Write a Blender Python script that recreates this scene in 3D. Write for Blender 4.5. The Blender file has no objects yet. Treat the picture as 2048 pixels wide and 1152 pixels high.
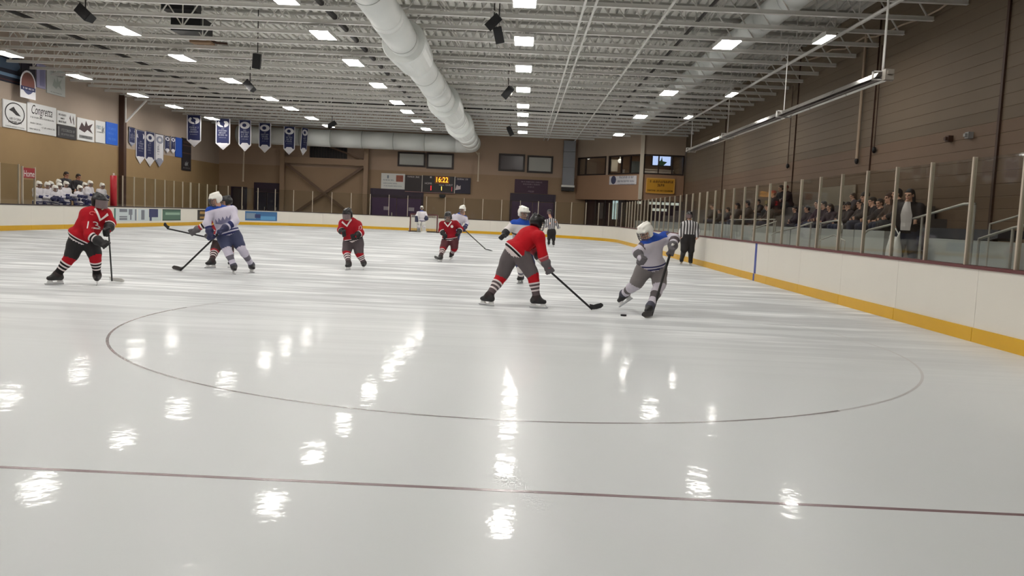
import bpy, bmesh, math, random
import numpy as np
from mathutils import Vector, Matrix
from mathutils.bvhtree import BVHTree
random.seed(7)
scene = bpy.context.scene
COL = scene.collection

# ---------------------------------------------------------------- camera, world, exposure
CAM = np.array([6.7146, -4.3355, 1.4400]); YAW, PITCH, ROLL, FPX = -.00718, -.08554, .04442, 1693.05
def cam_basis():
    cy, sy, cp, sp = math.cos(YAW), math.sin(YAW), math.cos(PITCH), math.sin(PITCH)
    f = np.array([sy*cp, cy*cp, sp]); r = np.array([cy, -sy, 0.]); u = np.cross(r, f)
    cr, sr = math.cos(ROLL), math.sin(ROLL)
    return cr*r+sr*u, -sr*r+cr*u, f
CR, CU, CF = cam_basis()
cam_data = bpy.data.cameras.new('camera')
cam = bpy.data.objects.new('camera', cam_data); COL.objects.link(cam)
cam_data.sensor_width = 36.0; cam_data.sensor_fit = 'HORIZONTAL'; cam_data.lens = FPX*36.0/2048.0
cam_data.clip_start = .05; cam_data.clip_end = 300
cam.matrix_world = Matrix(((CR[0], CU[0], -CF[0], CAM[0]), (CR[1], CU[1], -CF[1], CAM[1]), (CR[2], CU[2], -CF[2], CAM[2]), (0, 0, 0, 1)))
scene.camera = cam
world = bpy.data.worlds.new('world'); scene.world = world; world.use_nodes = True
world.node_tree.nodes['Background'].inputs[0].default_value = (.5, .52, .55, 1)
world.node_tree.nodes['Background'].inputs[1].default_value = .25
LAMP = 48.5                     # radiance of the ceiling light diffusers
cy = scene.cycles; cy.max_bounces = 4; cy.diffuse_bounces = 3; cy.glossy_bounces = 2; cy.use_adaptive_sampling = True; cy.adaptive_threshold = .06; cy.transmission_bounces = 2; cy.transparent_max_bounces = 10
cy.caustics_reflective = False; cy.caustics_refractive = False
vs = scene.view_settings
vs.view_transform = 'Standard'; vs.look = 'None'; vs.gamma = 1.0; vs.exposure = 0.0; vs.use_curve_mapping = False

# pixel -> place (a pixel gives a direction; a plane the thing touches gives the distance)
def ray(x, y): return CF+(x-1024)/FPX*CR-(y-576)/FPX*CU
def onZ(x, y, z=0.): d = ray(x, y); return CAM+(z-CAM[2])/d[2]*d
def onX(x, y, X): d = ray(x, y); return CAM+(X-CAM[0])/d[0]*d
def onY(x, y, Y): d = ray(x, y); return CAM+(Y-CAM[1])/d[1]*d

# ---------------------------------------------------------------- materials
def lin(c):
    return tuple(((v/255.)/12.92 if v/255. <= .04045 else ((v/255.+.055)/1.055)**2.4) for v in c)
MATS = {}
def mat(name, c, rough=.6, metal=0., noise=0., scale=6., spec=.5, emit=None, coat=0.):
    if name in MATS: return MATS[name]
    m = bpy.data.materials.new(name); m.use_nodes = True
    nt = m.node_tree; b = nt.nodes['Principled BSDF']
    col = lin(c)+(1.,)
    b.inputs['Base Color'].default_value = col; b.inputs['Roughness'].default_value = rough
    b.inputs['Metallic'].default_value = metal; b.inputs['Specular IOR Level'].default_value = spec
    if coat: b.inputs['Coat Weight'].default_value = coat
    if noise:
        tc = nt.nodes.new('ShaderNodeTexCoord'); n = nt.nodes.new('ShaderNodeTexNoise')
        n.inputs['Scale'].default_value = scale; n.inputs['Detail'].default_value = 5
        mx = nt.nodes.new('ShaderNodeMix'); mx.data_type = 'RGBA'
        lo = tuple(max(0., v*(1-noise)) for v in col[:3])+(1,); hi = tuple(min(1., v*(1+noise)) for v in col[:3])+(1,)
        mx.inputs[6].default_value = lo; mx.inputs[7].default_value = hi
        nt.links.new(tc.outputs['Object'], n.inputs['Vector']); nt.links.new(n.outputs['Fac'], mx.inputs[0])
        nt.links.new(mx.outputs[2], b.inputs['Base Color'])
    if emit:
        b.inputs['Emission Color'].default_value = col; b.inputs['Emission Strength'].default_value = emit
    MATS[name] = m
    return m
def stripe_mat(name, stops, rough=.75):
    """cloth whose colour bands follow the 'u' attribute woven along the garment; stops = [(u, rgb)...]"""
    if name in MATS: return MATS[name]
    m = bpy.data.materials.new(name); m.use_nodes = True
    nt = m.node_tree; b = nt.nodes['Principled BSDF']; b.inputs['Roughness'].default_value = rough
    b.inputs['Specular IOR Level'].default_value = .2
    at = nt.nodes.new('ShaderNodeAttribute'); at.attribute_name = 'u'
    mr = nt.nodes.new('ShaderNodeMapRange'); mr.inputs[1].default_value = -.5; mr.inputs[2].default_value = 1.5
    rp = nt.nodes.new('ShaderNodeValToRGB'); rp.color_ramp.interpolation = 'CONSTANT'
    els = rp.color_ramp.elements
    while len(els) < len(stops): els.new(.5)
    for e, (u, c) in zip(els, stops):
        e.position = max(0, min(1, (u+.5)/2)); e.color = lin(c)+(1,)
    tc = nt.nodes.new('ShaderNodeTexCoord'); n = nt.nodes.new('ShaderNodeTexNoise'); n.inputs['Scale'].default_value = 9
    bp = nt.nodes.new('ShaderNodeBump'); bp.inputs['Strength'].default_value = .5; bp.inputs['Distance'].default_value = .03
    nt.links.new(tc.outputs['Object'], n.inputs['Vector']); nt.links.new(n.outputs['Fac'], bp.inputs['Height'])
    nt.links.new(bp.outputs['Normal'], b.inputs['Normal'])
    nt.links.new(at.outputs['Fac'], mr.inputs[0]); nt.links.new(mr.outputs[0], rp.inputs[0])
    nt.links.new(rp.outputs[0], b.inputs['Base Color'])
    MATS[name] = m
    return m
def glass_mat(name, tint, base=.03, graze=.45, rough=.03):
    if name in MATS: return MATS[name]
    m = bpy.data.materials.new(name); m.use_nodes = True
    nt = m.node_tree; nt.nodes.clear()
    o = nt.nodes.new('ShaderNodeOutputMaterial'); t = nt.nodes.new('ShaderNodeBsdfTransparent'); g = nt.nodes.new('ShaderNodeBsdfGlossy')
    t.inputs[0].default_value = tuple(tint)+(1,); g.inputs['Roughness'].default_value = rough
    lw = nt.nodes.new('ShaderNodeLayerWeight'); lw.inputs[0].default_value = .5
    p = nt.nodes.new('ShaderNodeMath'); p.operation = 'POWER'; p.inputs[1].default_value = 4
    ma = nt.nodes.new('ShaderNodeMath'); ma.operation = 'MULTIPLY_ADD'; ma.inputs[1].default_value = graze; ma.inputs[2].default_value = base
    mx = nt.nodes.new('ShaderNodeMixShader')
    L = nt.links.new
    L(lw.outputs['Facing'], p.inputs[0]); L(p.outputs[0], ma.inputs[0]); L(ma.outputs[0], mx.inputs[0])
    L(t.outputs[0], mx.inputs[1]); L(g.outputs[0], mx.inputs[2]); L(mx.outputs[0], o.inputs[0])
    MATS[name] = m
    return m
def ice_mat():
    m = bpy.data.materials.new('ice'); m.use_nodes = True
    nt = m.node_tree; b = nt.nodes['Principled BSDF']; L = nt.links.new
    N = nt.nodes.new
    tc = N('ShaderNodeTexCoord')
    def noise(scale, sc3, rot=0., detail=4, dist=0.):
        mp = N('ShaderNodeMapping'); mp.inputs['Scale'].default_value = sc3; mp.inputs['Rotation'].default_value = (0, 0, rot)
        n = N('ShaderNodeTexNoise'); n.inputs['Scale'].default_value = scale; n.inputs['Detail'].default_value = detail; n.inputs['Distortion'].default_value = dist
        L(tc.outputs['Object'], mp.inputs[0]); L(mp.outputs[0], n.inputs['Vector']); return n.outputs['Fac']
    def rng(x, a, c, lo, hi):
        r = N('ShaderNodeMapRange'); r.inputs[1].default_value = a; r.inputs[2].default_value = c; r.inputs[3].default_value = lo; r.inputs[4].default_value = hi; r.interpolation_type = 'SMOOTHSTEP'
        L(x, r.inputs[0]); return r.outputs[0]
    def mth(op, x, y):
        k = N('ShaderNodeMath'); k.operation = op
        for i, q in enumerate((x, y)):
            if isinstance(q, (int, float)): k.inputs[i].default_value = q
            else: L(q, k.inputs[i])
        return k.outputs[0]
    # skated zone: the ice is scraped and snowy away from the end zone, wet and glassy near the goal line
    sep = N('ShaderNodeSeparateXYZ'); L(tc.outputs['Object'], sep.inputs[0])
    wob = mth('MULTIPLY', mth('SUBTRACT', noise(.22, (1, 1, 1), 0., 1), .5), 5.)
    used = rng(mth('ADD', sep.outputs['Y'], wob), 2.5, 11., 0., 1.)
    # long skate scratches in several directions
    scr = None
    for rot, sx, sy in ((.12, .2, 2.0), (-.22, .16, 1.5), (.45, .25, 3.), (-.8, .35, 5.), (1.3, .3, 4.)):
        q = rng(noise(1., (sx, sy, 1), rot, 2, .4), .57, .65, 0., 1.)
        scr = q if scr is None else mth('MAXIMUM', scr, q)
    scr = mth('MULTIPLY', scr, used)
    snow = rng(noise(.9, (.3, 1.5, 1), .1, 4, .6), .45, .62, 0., 1.)
    snow = mth('MULTIPLY', snow, used)
    wet = rng(noise(.45, (.8, 1.6, 1), -.2, 4, .5), .48, .62, 0., 1.)
    mx = N('ShaderNodeMix'); mx.data_type = 'RGBA'
    mx.inputs[6].default_value = (.66, .68, .685, 1); mx.inputs[7].default_value = (.83, .845, .85, 1)
    L(snow, mx.inputs[0])
    mx2 = N('ShaderNodeMix'); mx2.data_type = 'RGBA'; mx2.inputs[7].default_value = (.36, .37, .385, 1)
    L(mth('MULTIPLY', scr, .62), mx2.inputs[0]); L(mx.outputs[2], mx2.inputs[6])
    mx3 = N('ShaderNodeMix'); mx3.data_type = 'RGBA'; mx3.inputs[7].default_value = (.47, .48, .49, 1)
    L(mth('MULTIPLY', mth('MULTIPLY', wet, .75), used), mx3.inputs[0]); L(mx2.outputs[2], mx3.inputs[6])
    L(mx3.outputs[2], b.inputs['Base Color'])
    L(rng(used, 0., 1., .33, .5), b.inputs['Roughness']); b.inputs['IOR'].default_value = 1.31
    b.inputs['Specular IOR Level'].default_value = .2
    b.inputs['Coat IOR'].default_value = 1.33
    L(rng(used, 0., 1., .17, .05), b.inputs['Coat Weight'])
    L(mth('ADD', rng(used, 0., 1., .05, .2), mth('MULTIPLY', snow, .12)), b.inputs['Coat Roughness'])
    h = mth('ADD', mth('MULTIPLY', noise(3., (1, 1, 1), .4, 4), .6), mth('MULTIPLY', noise(14., (1, .6, 1), 0, 3), .1))
    bp = N('ShaderNodeBump'); bp.inputs['Strength'].default_value = .4; bp.inputs['Distance'].default_value = .012
    L(h, bp.inputs['Height']); L(bp.outputs[0], b.inputs['Coat Normal'])
    L(bp.outputs[0], b.inputs['Normal'])
    return m

# ---------------------------------------------------------------- geometry helpers
ORG = {}
def org(o):
    return ORG.get(o.name, np.zeros(3)) if o is not None else np.zeros(3)
def rotz(a):
    c, s = math.cos(a), math.sin(a); return np.array([[c, -s, 0], [s, c, 0], [0, 0, 1.]])
def frame(d, up=(0, 0, 1)):
    z = np.array(d, float); z /= np.linalg.norm(z); u = np.array(up, float)
    if abs(z@u) > .97: u = np.array([1., 0, 0]) if abs(z[0]) < .9 else np.array([0, 1., 0])
    x = np.cross(u, z); x /= np.linalg.norm(x); return x, np.cross(z, x), z
class MB:
    def __init__(s): s.v = []; s.f = []; s.m = []
    def add(s, vs, fs, mi=0):
        n = len(s.v); s.v += [tuple(map(float, q)) for q in vs]; s.f += [tuple(i+n for i in q) for q in fs]; s.m += [mi]*len(fs); return s
    def box(s, lo, hi, mi=0, R=None, o=None):
        (a, b, c), (d, e, f) = lo, hi
        vs = np.array([(a, b, c), (d, b, c), (d, e, c), (a, e, c), (a, b, f), (d, b, f), (d, e, f), (a, e, f)], float)
        if R is not None: vs = vs@np.array(R).T
        if o is not None: vs = vs+np.array(o)
        return s.add(vs, [(3, 2, 1, 0), (4, 5, 6, 7), (0, 1, 5, 4), (1, 2, 6, 5), (2, 3, 7, 6), (3, 0, 4, 7)], mi)
    def bar(s, a, b, w, h, mi=0, up=(0, 0, 1)):
        a = np.array(a, float); b = np.array(b, float); x, y, z = frame(b-a, up); vs = []
        for p in (a, b):
            for i, j in ((-1, -1), (1, -1), (1, 1), (-1, 1)): vs.append(p+x*i*w/2+y*j*h/2)
        return s.add(vs, [(3, 2, 1, 0), (4, 5, 6, 7), (0, 1, 5, 4), (1, 2, 6, 5), (2, 3, 7, 6), (3, 0, 4, 7)], mi)
    def tube(s, pts, r, n=8, mi=0, cap=True):
        pts = [np.array(p, float) for p in pts]; rs = r if isinstance(r, (list, tuple)) else [r]*len(pts)
        vs = []; px = None
        for i, p in enumerate(pts):
            d = pts[min(i+1, len(pts)-1)]-pts[max(i-1, 0)]
            if px is None: x, y, z = frame(d)
            else:
                z = d/np.linalg.norm(d); x = px-z*(px@z); x /= np.linalg.norm(x); y = np.cross(z, x)
            px = x
            for k in range(n):
                t = 2*math.pi*k/n; vs.append(p+rs[i]*(math.cos(t)*x+math.sin(t)*y))
        fs = [(i*n+k, i*n+(k+1) % n, (i+1)*n+(k+1) % n, (i+1)*n+k) for i in range(len(pts)-1) for k in range(n)]
        if cap: fs += [tuple(reversed(range(n))), tuple((len(pts)-1)*n+k for k in range(n))]
        return s.add(vs, fs, mi)
    def prism(s, poly, O, X, Y, t, mi=0):
        """polygon in the plane O + x*X + y*Y, thickness t along X x Y"""
        O, X, Y = (np.array(q, float) for q in (O, X, Y)); Z = np.cross(X, Y); Z /= np.linalg.norm(Z); n = len(poly)
        vs = [O+p[0]*X+p[1]*Y for p in poly]+[O+p[0]*X+p[1]*Y+Z*t for p in poly]
        fs = [tuple(reversed(range(n))), tuple(range(n, 2*n))]+[(i, (i+1) % n, n+(i+1) % n, n+i) for i in range(n)]
        return s.add(vs, fs, mi)
    def sphere(s, c, r, n=8, mi=0):
        r = r if isinstance(r, (tuple, list)) else (r, r, r); vs = [(c[0], c[1], c[2]-r[2])]
        for i in range(1, n):
            a = math.pi*i/n-math.pi/2
            for k in range(n): b = 2*math.pi*k/n; vs.append((c[0]+r[0]*math.cos(a)*math.cos(b), c[1]+r[1]*math.cos(a)*math.sin(b), c[2]+r[2]*math.sin(a)))
        vs.append((c[0], c[1], c[2]+r[2])); fs = [(0, 1+(k+1) % n, 1+k) for k in range(n)]
        fs += [(1+i*n+k, 1+i*n+(k+1) % n, 1+(i+1)*n+(k+1) % n, 1+(i+1)*n+k) for i in range(n-2) for k in range(n)]
        e = len(vs)-1; fs += [(1+(n-2)*n+k, 1+(n-2)*n+(k+1) % n, e) for k in range(n)]
        return s.add(vs, fs, mi)
    def mesh(s, name, o=np.zeros(3), smooth=False):
        me = bpy.data.meshes.new(name); me.from_pydata([tuple(np.array(v)-o) for v in s.v], [], s.f); me.validate()
        if any(s.m): me.polygons.foreach_set('material_index', s.m[:len(me.polygons)])
        if smooth: me.polygons.foreach_set('use_smooth', [True]*len(me.polygons)); 
        return me
    def build(s, name, m, parent=None, smooth=False, loc=None):
        o = org(parent) if loc is None else np.array(loc, float)
        me = s.mesh(name, o, smooth); ob = link(name, me, m, parent)
        if loc is not None and parent is None: ob.location = loc; ORG[ob.name] = np.array(loc, float)
        elif parent is not None: ORG[ob.name] = org(parent)
        return ob
def link(name, me, m, parent=None):
    ob = bpy.data.objects.new(name, me); COL.objects.link(ob)
    for q in (m if isinstance(m, (list, tuple)) else [m]):
        if me is not None and len(me.materials) < (len(m) if isinstance(m, (list, tuple)) else 1): me.materials.append(q)
    if parent is not None: ob.parent = parent
    return ob
def tag(o, label=None, cat=None, group=None, kind=None):
    if label: o['label'] = label
    if cat: o['category'] = cat
    if group: o['group'] = group
    if kind: o['kind'] = kind
    return o
def thing(name, label, cat, loc=(0, 0, 0), group=None, rz=0., kind=None):
    o = bpy.data.objects.new(name, None); COL.objects.link(o); o.location = loc; o.rotation_euler = (0, 0, rz)
    o.empty_display_size = .1
    ORG[o.name] = np.array(loc, float); return tag(o, label, cat, group, kind)
def struct(o): o['kind'] = 'structure'; return o
def copy_tree(root, loc=None, rz=None, **kw):
    c = root.copy(); COL.objects.link(c)
    if loc is not None: c.location = loc
    if rz is not None: c.rotation_euler = (0, 0, rz)
    def rec(src, dst):
        for ch in src.children:
            d = ch.copy(); COL.objects.link(d); d.parent = dst; rec(ch, d)
    rec(root, c)
    for k, v in kw.items(): c[k] = v
    return c
def text_mesh(body, size=1., align='CENTER', ext=0., shear=0.):
    cu = bpy.data.curves.new('t', 'FONT'); cu.body = body; cu.size = size; cu.align_x = align; cu.align_y = 'CENTER'
    cu.extrude = ext; cu.resolution_u = 3; cu.shear = shear
    ob = bpy.data.objects.new('t', cu); COL.objects.link(ob)
    dg = bpy.context.evaluated_depsgraph_get(); dg.update()
    me = bpy.data.meshes.new_from_object(ob.evaluated_get(dg)); bpy.data.objects.remove(ob); bpy.data.curves.remove(cu)
    vs = np.array([v.co[:] for v in me.vertices]).reshape(-1, 3); fs = [tuple(p.vertices) for p in me.polygons]
    bpy.data.meshes.remove(me); return vs, fs
def add_text(mb, body, O, X, Y, size, off=.004, mi=0, sx=1., align='CENTER', shear=0.):
    vs, fs = text_mesh(body, size, align, shear=shear); X = np.array(X, float); Y = np.array(Y, float); Z = np.cross(X, Y)
    return mb.add([np.array(O)+v[0]*sx*X+v[1]*Y+Z*off for v in vs], fs, mi)
def scribble(mb, O, X, Y, w, h, seed=0, off=.004, mi=0):
    """a row of small uneven marks: lettering too small to read in the photograph"""
    rnd = random.Random(seed); x = -w/2; X = np.array(X, float); Y = np.array(Y, float); Z = np.cross(X, Y); O = np.array(O, float)
    while x < w/2-h*.3:
        if rnd.random() < .14: x += h*.5; continue
        ww = h*rnd.uniform(.35, .6); t = h*.2
        for (a, b, c, d) in random.Random(rnd.random()).sample([(0, 0, t, h), (0, 0, ww, t), (0, h-t, ww, h), (ww-t, 0, ww, h), (0, h/2-t/2, ww, h/2+t/2)], 3):
            q = [(x+a, b-h/2), (x+c, b-h/2), (x+c, d-h/2), (x+a, d-h/2)]
            mb.add([O+p[0]*X+p[1]*Y+Z*off for p in q], [(0, 1, 2, 3)], mi)
        x += ww+h*.18
    return mb
ORD = ['nearest', 'second nearest', 'third nearest', 'fourth nearest', 'fifth nearest', 'sixth nearest', 'seventh nearest', 'eighth nearest', 'ninth nearest', 'tenth nearest']
# ================================================================ the building
XL, XR, YN, YF, ZD = -17.0, 18.0, -11.0, 62.0, 8.9
HW, RC, YS0, YS1, YE = 12.95, 8.5, 5.15, 49.1, 57.6
ZB, ZG, ZK = 1.02, 2.52, .19
ICE = ice_mat()
M_tan = mat('wall_tan', (154, 127, 90), .85, noise=.06, scale=1.5)
M_taupe = mat('wall_taupe', (172, 156, 142), .85, noise=.05, scale=1.5)
M_far = mat('far_wall_brown', (160, 134, 108), .85, noise=.06, scale=1.2)
M_farup = mat('far_wall_upper', (172, 148, 128), .85, noise=.06, scale=1.2)
M_right = mat('siding_taupe', (115, 100, 82), .7, noise=.06, scale=1.0)
M_rightlow = mat('siding_brown', (114, 92, 73), .7, noise=.06, scale=1.0)
M_deck = mat('deck_grey', (224, 222, 215), .55, noise=.06, scale=2.)
M_joist = mat('joist_paint', (242, 241, 236), .5)
M_dark = mat('dark_steel', (44, 40, 38), .6)
M_brown = mat('dark_brown_paint', (70, 46, 34), .6)
M_white = mat('white_enamel', (228, 226, 222), .45)
M_black = mat('black_plastic', (20, 20, 22), .5)
M_alu = mat('aluminium', (186, 180, 170), .4, metal=.55)
M_duct = mat('duct_painted', (234, 237, 234), .4, noise=.03, scale=2.)
M_conc = mat('concrete', (150, 150, 148), .85, noise=.1, scale=3.)
M_cream = mat('board_white', (232, 227, 216), .38, noise=.03, scale=1.)
M_yellow = mat('kick_yellow', (222, 172, 24), .4, noise=.05, scale=3.)
M_cap = mat('cap_maroon', (96, 34, 36), .45)
M_capd = mat('cap_dark', (52, 40, 44), .45)
M_glass = glass_mat('rink_glass', (.91, .925, .905), .025, .30)
M_pane = glass_mat('window_glass', (.8, .82, .82), .05, .5)

# ---- floor
def arc(cx, cy, r, a0, a1, n): return [(cx+r*math.cos(a0+(a1-a0)*i/n), cy+r*math.sin(a0+(a1-a0)*i/n)) for i in range(n+1)]
PI = math.pi
xi = HW-RC
outline = arc(xi, YS0, RC, -PI/2, 0, 16)+arc(xi, YS1, RC, 0, PI/2, 16)+arc(-xi, YS1, RC, PI/2, PI, 16)+arc(-xi, YS0, RC, PI, 1.5*PI, 16)
fl = MB(); fl.add([(x, y, 0) for x, y in outline]+[(x, y, -.03) for x, y in outline], [tuple(range(len(outline)))]+[(i, i+len(outline), (i+1) % len(outline)+len(outline), (i+1) % len(outline)) for i in range(len(outline))])
floor = tag(struct(fl.build('floor', ICE)), 'white skated ice sheet with glossy wet patches', 'ice rink')
M_line = mat('line_paint', (136, 112, 116), .25, coat=.5)
M_line2 = mat('circle_paint', (140, 132, 132), .25, coat=.4)
l = MB(); l.box((-HW+.06, -.018, 0), (HW-2.0, .018, .0012)); l.build('goal_line', M_line, floor)
for a0, a1, m_ in ((168, 305, M_line2), (305, 428, mat('circle_worn', (188, 186, 186), .3, coat=.2)), (150, 168, MATS['circle_worn'])):     # worn and snowed over beyond
    l = MB(); n = 60; q = [math.radians(a0+(a1-a0)*i/n) for i in range(n+1)]
    l.add([(6.7+r*math.cos(t), 6.1+r*math.sin(t), .0012) for r in (4.585, 4.557) for t in q], [(i, n+1+i, n+2+i, i+1) for i in range(n)]); l.build('faceoff_circle', m_, floor)
s = MB(); s.box((XL-.3, YN-.3, -.2), (XR+.3, YF+.3, -.035)); tag(struct(s.build('floor_concourse', M_conc)), 'grey concrete slab around the ice', 'floor')

# ---- walls
w = MB(); w.box((XL-.25, YN, 0), (XL, YF, 4.4)); wl = struct(w.build('wall_left', M_tan))
w = MB(); w.box((XL-.25, YN, 4.4), (XL, YF, ZD+.05)); w.build('upper_cladding', M_taupe, wl)
w = MB(); w.box((XL-.25, YF, 0), (XR+.25, YF+.25, 4.5)); wf = struct(w.build('wall_far', M_far))
w = MB(); w.box((XL-.25, YF, 4.5), (XR+.25, YF+.25, ZD+.05)); w.build('upper_cladding', M_farup, wf)
w = MB(); w.box((XL-.25, YN-.25, 0), (XR+.25, YN, ZD+.05)); struct(w.build('wall_near', M_far))
w = MB(); w.box((XR+.01, YN, 0), (XR+.28, YF, ZD+.05)); wr = struct(w.build('wall_right', M_rightlow))
for k in range(30):
    z = k*.3; hi = min(z+.296, ZD+.05)
    p = MB(); p.prism([(0, z), (0, hi), (-.022, hi-.004), (-.03, hi-.012), (-.03, z+.008), (-.022, z)], (XR+.03, YN, 0), (1, 0, 0), (0, 0, 1), -(YF-YN))
    p.build('siding_panel', M_rightlow if hi < 4.3 else M_right, wr)
for Y, w_ in ((16.2, .10), (23.6, .025), (31.5, .025), (44., .025)):        # vertical joint covers of the siding
    p = MB(); p.box((XR-.05, Y-w_/2, 0), (XR+.03, Y+w_/2, ZD)); p.build('joint_cover', M_brown, wr)
p = MB(); c = onX(240, 300, XL); p.box((XL, c[1]-.17, 0), (XL+.3, c[1]+.17, 7.4)); p.box((XL, c[1]-.22, 0), (XL+.36, c[1]+.22, .03)); p.build('wall_column', M_brown, wl)
p = MB(); p.tube([(XL+.35, c[1], 5.9), (XL+1.5, c[1]+.1, 7.2)], .06); p.tube([(XL+.32, c[1], 5.85), (XL+.32, c[1], 7.3)], .05); p.build('column_brace', M_joist, wl)

# ---- ceiling: fluted deck, open web joists, bridging
ck = MB(); pit = .32; x = XL; vs = []; 
prof = []
while x < XR:
    prof += [(x, ZD), (x+.19, ZD), (x+.2, ZD+.12), (x+.31, ZD+.12)]; x += pit
n = len(prof)
ck.add([(a, YN, b) for a, b in prof]+[(a, YF, b) for a, b in prof], [(i, n+i, n+i+1, i+1) for i in range(n-1)])
ck.box((XL-.25, YN-.25, ZD+.125), (XR+.28, YF+.25, ZD+.2))
ceiling = tag(struct(ck.build('ceiling', M_deck)), 'fluted grey metal roof deck on open web joists', 'ceiling')
ZC = 7.4
jb = MB(); jb.box((XL+.02, -.065, ZC-.05), (XR-.05, .065, ZC-.036)); jb.box((XL+.02, -.03, ZC-.036), (XR-.05, -.018, ZC+.075)); jb.box((XL+.02, .018, ZC-.036), (XR-.05, .03, ZC+.075))
jt = MB(); jt.box((XL+.02, -.08, ZD-.1), (XR-.02, .08, ZD-.005))
jw = MB(); N = 18; step = (XR-XL-.4)/N
for i in range(N):
    a = XL+.2+i*step; mid = a+step/2
    if 13.0 < mid < 15.4: jw.bar((a if mid < 14 else a+step, 0, ZC+.05), (a if mid < 14 else a+step, 0, ZD-.1), .036, .036, up=(0, 1, 0)); continue
    jw.bar((a, 0, ZC+.03), (mid, 0, ZD-.08), .036, .036, up=(0, 1, 0)); jw.bar((mid, 0, ZD-.08), (a+step, 0, ZC+.03), .036, .036, up=(0, 1, 0))
    if i % 3 == 0: jw.bar((a, 0, ZC), (a, 0, ZD-.1), .035, .035, up=(0, 1, 0))
mb_, mt_, mw_ = jb.mesh('joist'), jt.mesh('top_chord'), jw.mesh('web')
for m_, q in ((mb_, M_joist), (mt_, mat('top_chord_paint', (176, 174, 168), .6)), (mw_, mat('web_paint', (222, 220, 214), .55))): m_.materials.append(q)
Y = 19.95-1.83*15
while Y < YF-.3:
    j = bpy.data.objects.new('joist', mb_); COL.objects.link(j); j.parent = ceiling; j.location = (0, Y, 0)
    for nm, me in (('top_chord', mt_), ('web', mw_)):
        q = bpy.data.objects.new(nm, me); COL.objects.link(q); q.parent = j
    Y += 1.83
for X in (10.55, 8.2, 8.5):                              # bridging along the building on the bottom chords
    b = MB(); b.box((X-.03, YN+.1, ZC-.10), (X+.03, YF-.1, ZC-.055)); b.build('bridging', M_joist, ceiling)
for X, r in ((-10.8, .07), (.4, .09), (11.8, .05)):
    b = MB(); b.tube([(X, YN+.1, ZC+.16), (X, YF-.1, ZC+.16)], r, 8); b.build('sprinkler_pipe', M_dark, ceiling)
Yg_ = onZ(650, 206, 7.75)[1]; b = MB(); b.box((XL+.05, Yg_-.1, 7.62), (XR-.05, Yg_+.1, 7.95)); b.build('girder', M_dark, ceiling)
b = MB(); b.tube([(16.1, 8, 7.32), (16.1, 54, 7.32)], .055, 8)
tag(b.build('wall_pipe', M_white, loc=(16.1, 30, 7.32)), 'long white pipe under the roof beside the seating wall', 'pipe')

# ---- ceiling lights
M_lamp = mat('lamp_diffuser', (255, 251, 245), .5, emit=LAMP)
def light_mesh(wx, ly):
    h = MB(); h.box((-wx/2, -ly/2, .02), (wx/2, ly/2, .12)); h.box((-wx*.3, -ly*.3, .12), (wx*.3, ly*.3, .17))
    for sx in (-1, 1): h.box((sx*wx/2-.012, -ly/2, -.005), (sx*wx/2+.012, ly/2, .03))
    d = MB(); d.box((-wx/2+.02, -ly/2+.02, -.003), (wx/2-.02, ly/2-.02, .019))
    r = MB()
    r.tube([(0, -ly*.3, .165), (0, -ly*.3, .24), (0, ly*.3, .24), (0, ly*.3, .165)], .008, 5); r.tube([(0, 0, .24), (0, 0, .36)], .012, 5)
    a, b, c = h.mesh('housing'), d.mesh('diffuser'), r.mesh('hanger')
    a.materials.append(M_white); b.materials.append(M_lamp); c.materials.append(M_joist); return a, b, c
LM = light_mesh(.62, 1.3); LS = light_mesh(.3, 1.2)
def ceil_light(loc, label, group, ms):
    t = thing('ceiling_light', label, 'ceiling light', loc, group)
    for nm, me in zip(('housing', 'diffuser', 'hanger'), ms):
        q = bpy.data.objects.new(nm, me); COL.objects.link(q); q.parent = t
rows = {
 'A': (6.55, [18.3, 23.4, 28.5, 33.9, 39.5, 43.2, 48.1, 53.1], 'the row just right of the white duct'),
 'B': (0.0, [19.1, 23.8, 28.8, 34.5, 40.3, 44.2, 49.0, 53.9], 'the row left of the white duct'),
 'C': (-6.85, [19.4, 24.5, 29.4, 35.0, 41.0, 45.1, 50.0, 54.7], 'the row over the left half of the ice'),
 'D': (-14.3, [30.3, 35.9, 42.0, 46.8, 53.0], 'the row beside the tan wall'),
 'E': (12.85, [22.6, 33.0, 41.8, 51.9], 'the row above the seat-side boards')}
for k, (X, Ys, ph) in rows.items():
    for i, Y in enumerate(Ys):
        ceil_light((X, Y, 7.0), f'{ORD[i]} rectangular light in {ph}', 'bright ceiling lights under the joists', LM)
for i, (X, Y) in enumerate(((15.4, 21.3), (15.5, 32.7), (15.3, 41.1))):
    ceil_light((X, Y, 7.0), f'{ORD[i]} narrow strip light hung beside the white wall pipe', 'strip lights by the seating wall', LS)
for X, ph in ((-14.3, 'beside the tan wall'), (-6.85, 'over the left half of the ice'), (0.0, 'left of the white duct'), (6.55, 'just right of the white duct'), (12.85, 'above the seat-side boards')):
    for i, Y in enumerate((13.2, 8.0, 2.8, -3.0)):
        if X == 12.85 and i in (1, 3): continue
        ceil_light((X, Y, 7.0), f'rectangular light above the near end, {("first", "second", "third", "fourth")[i]} row back, {ph}', 'ceiling lights above the near end', LM)

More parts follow.
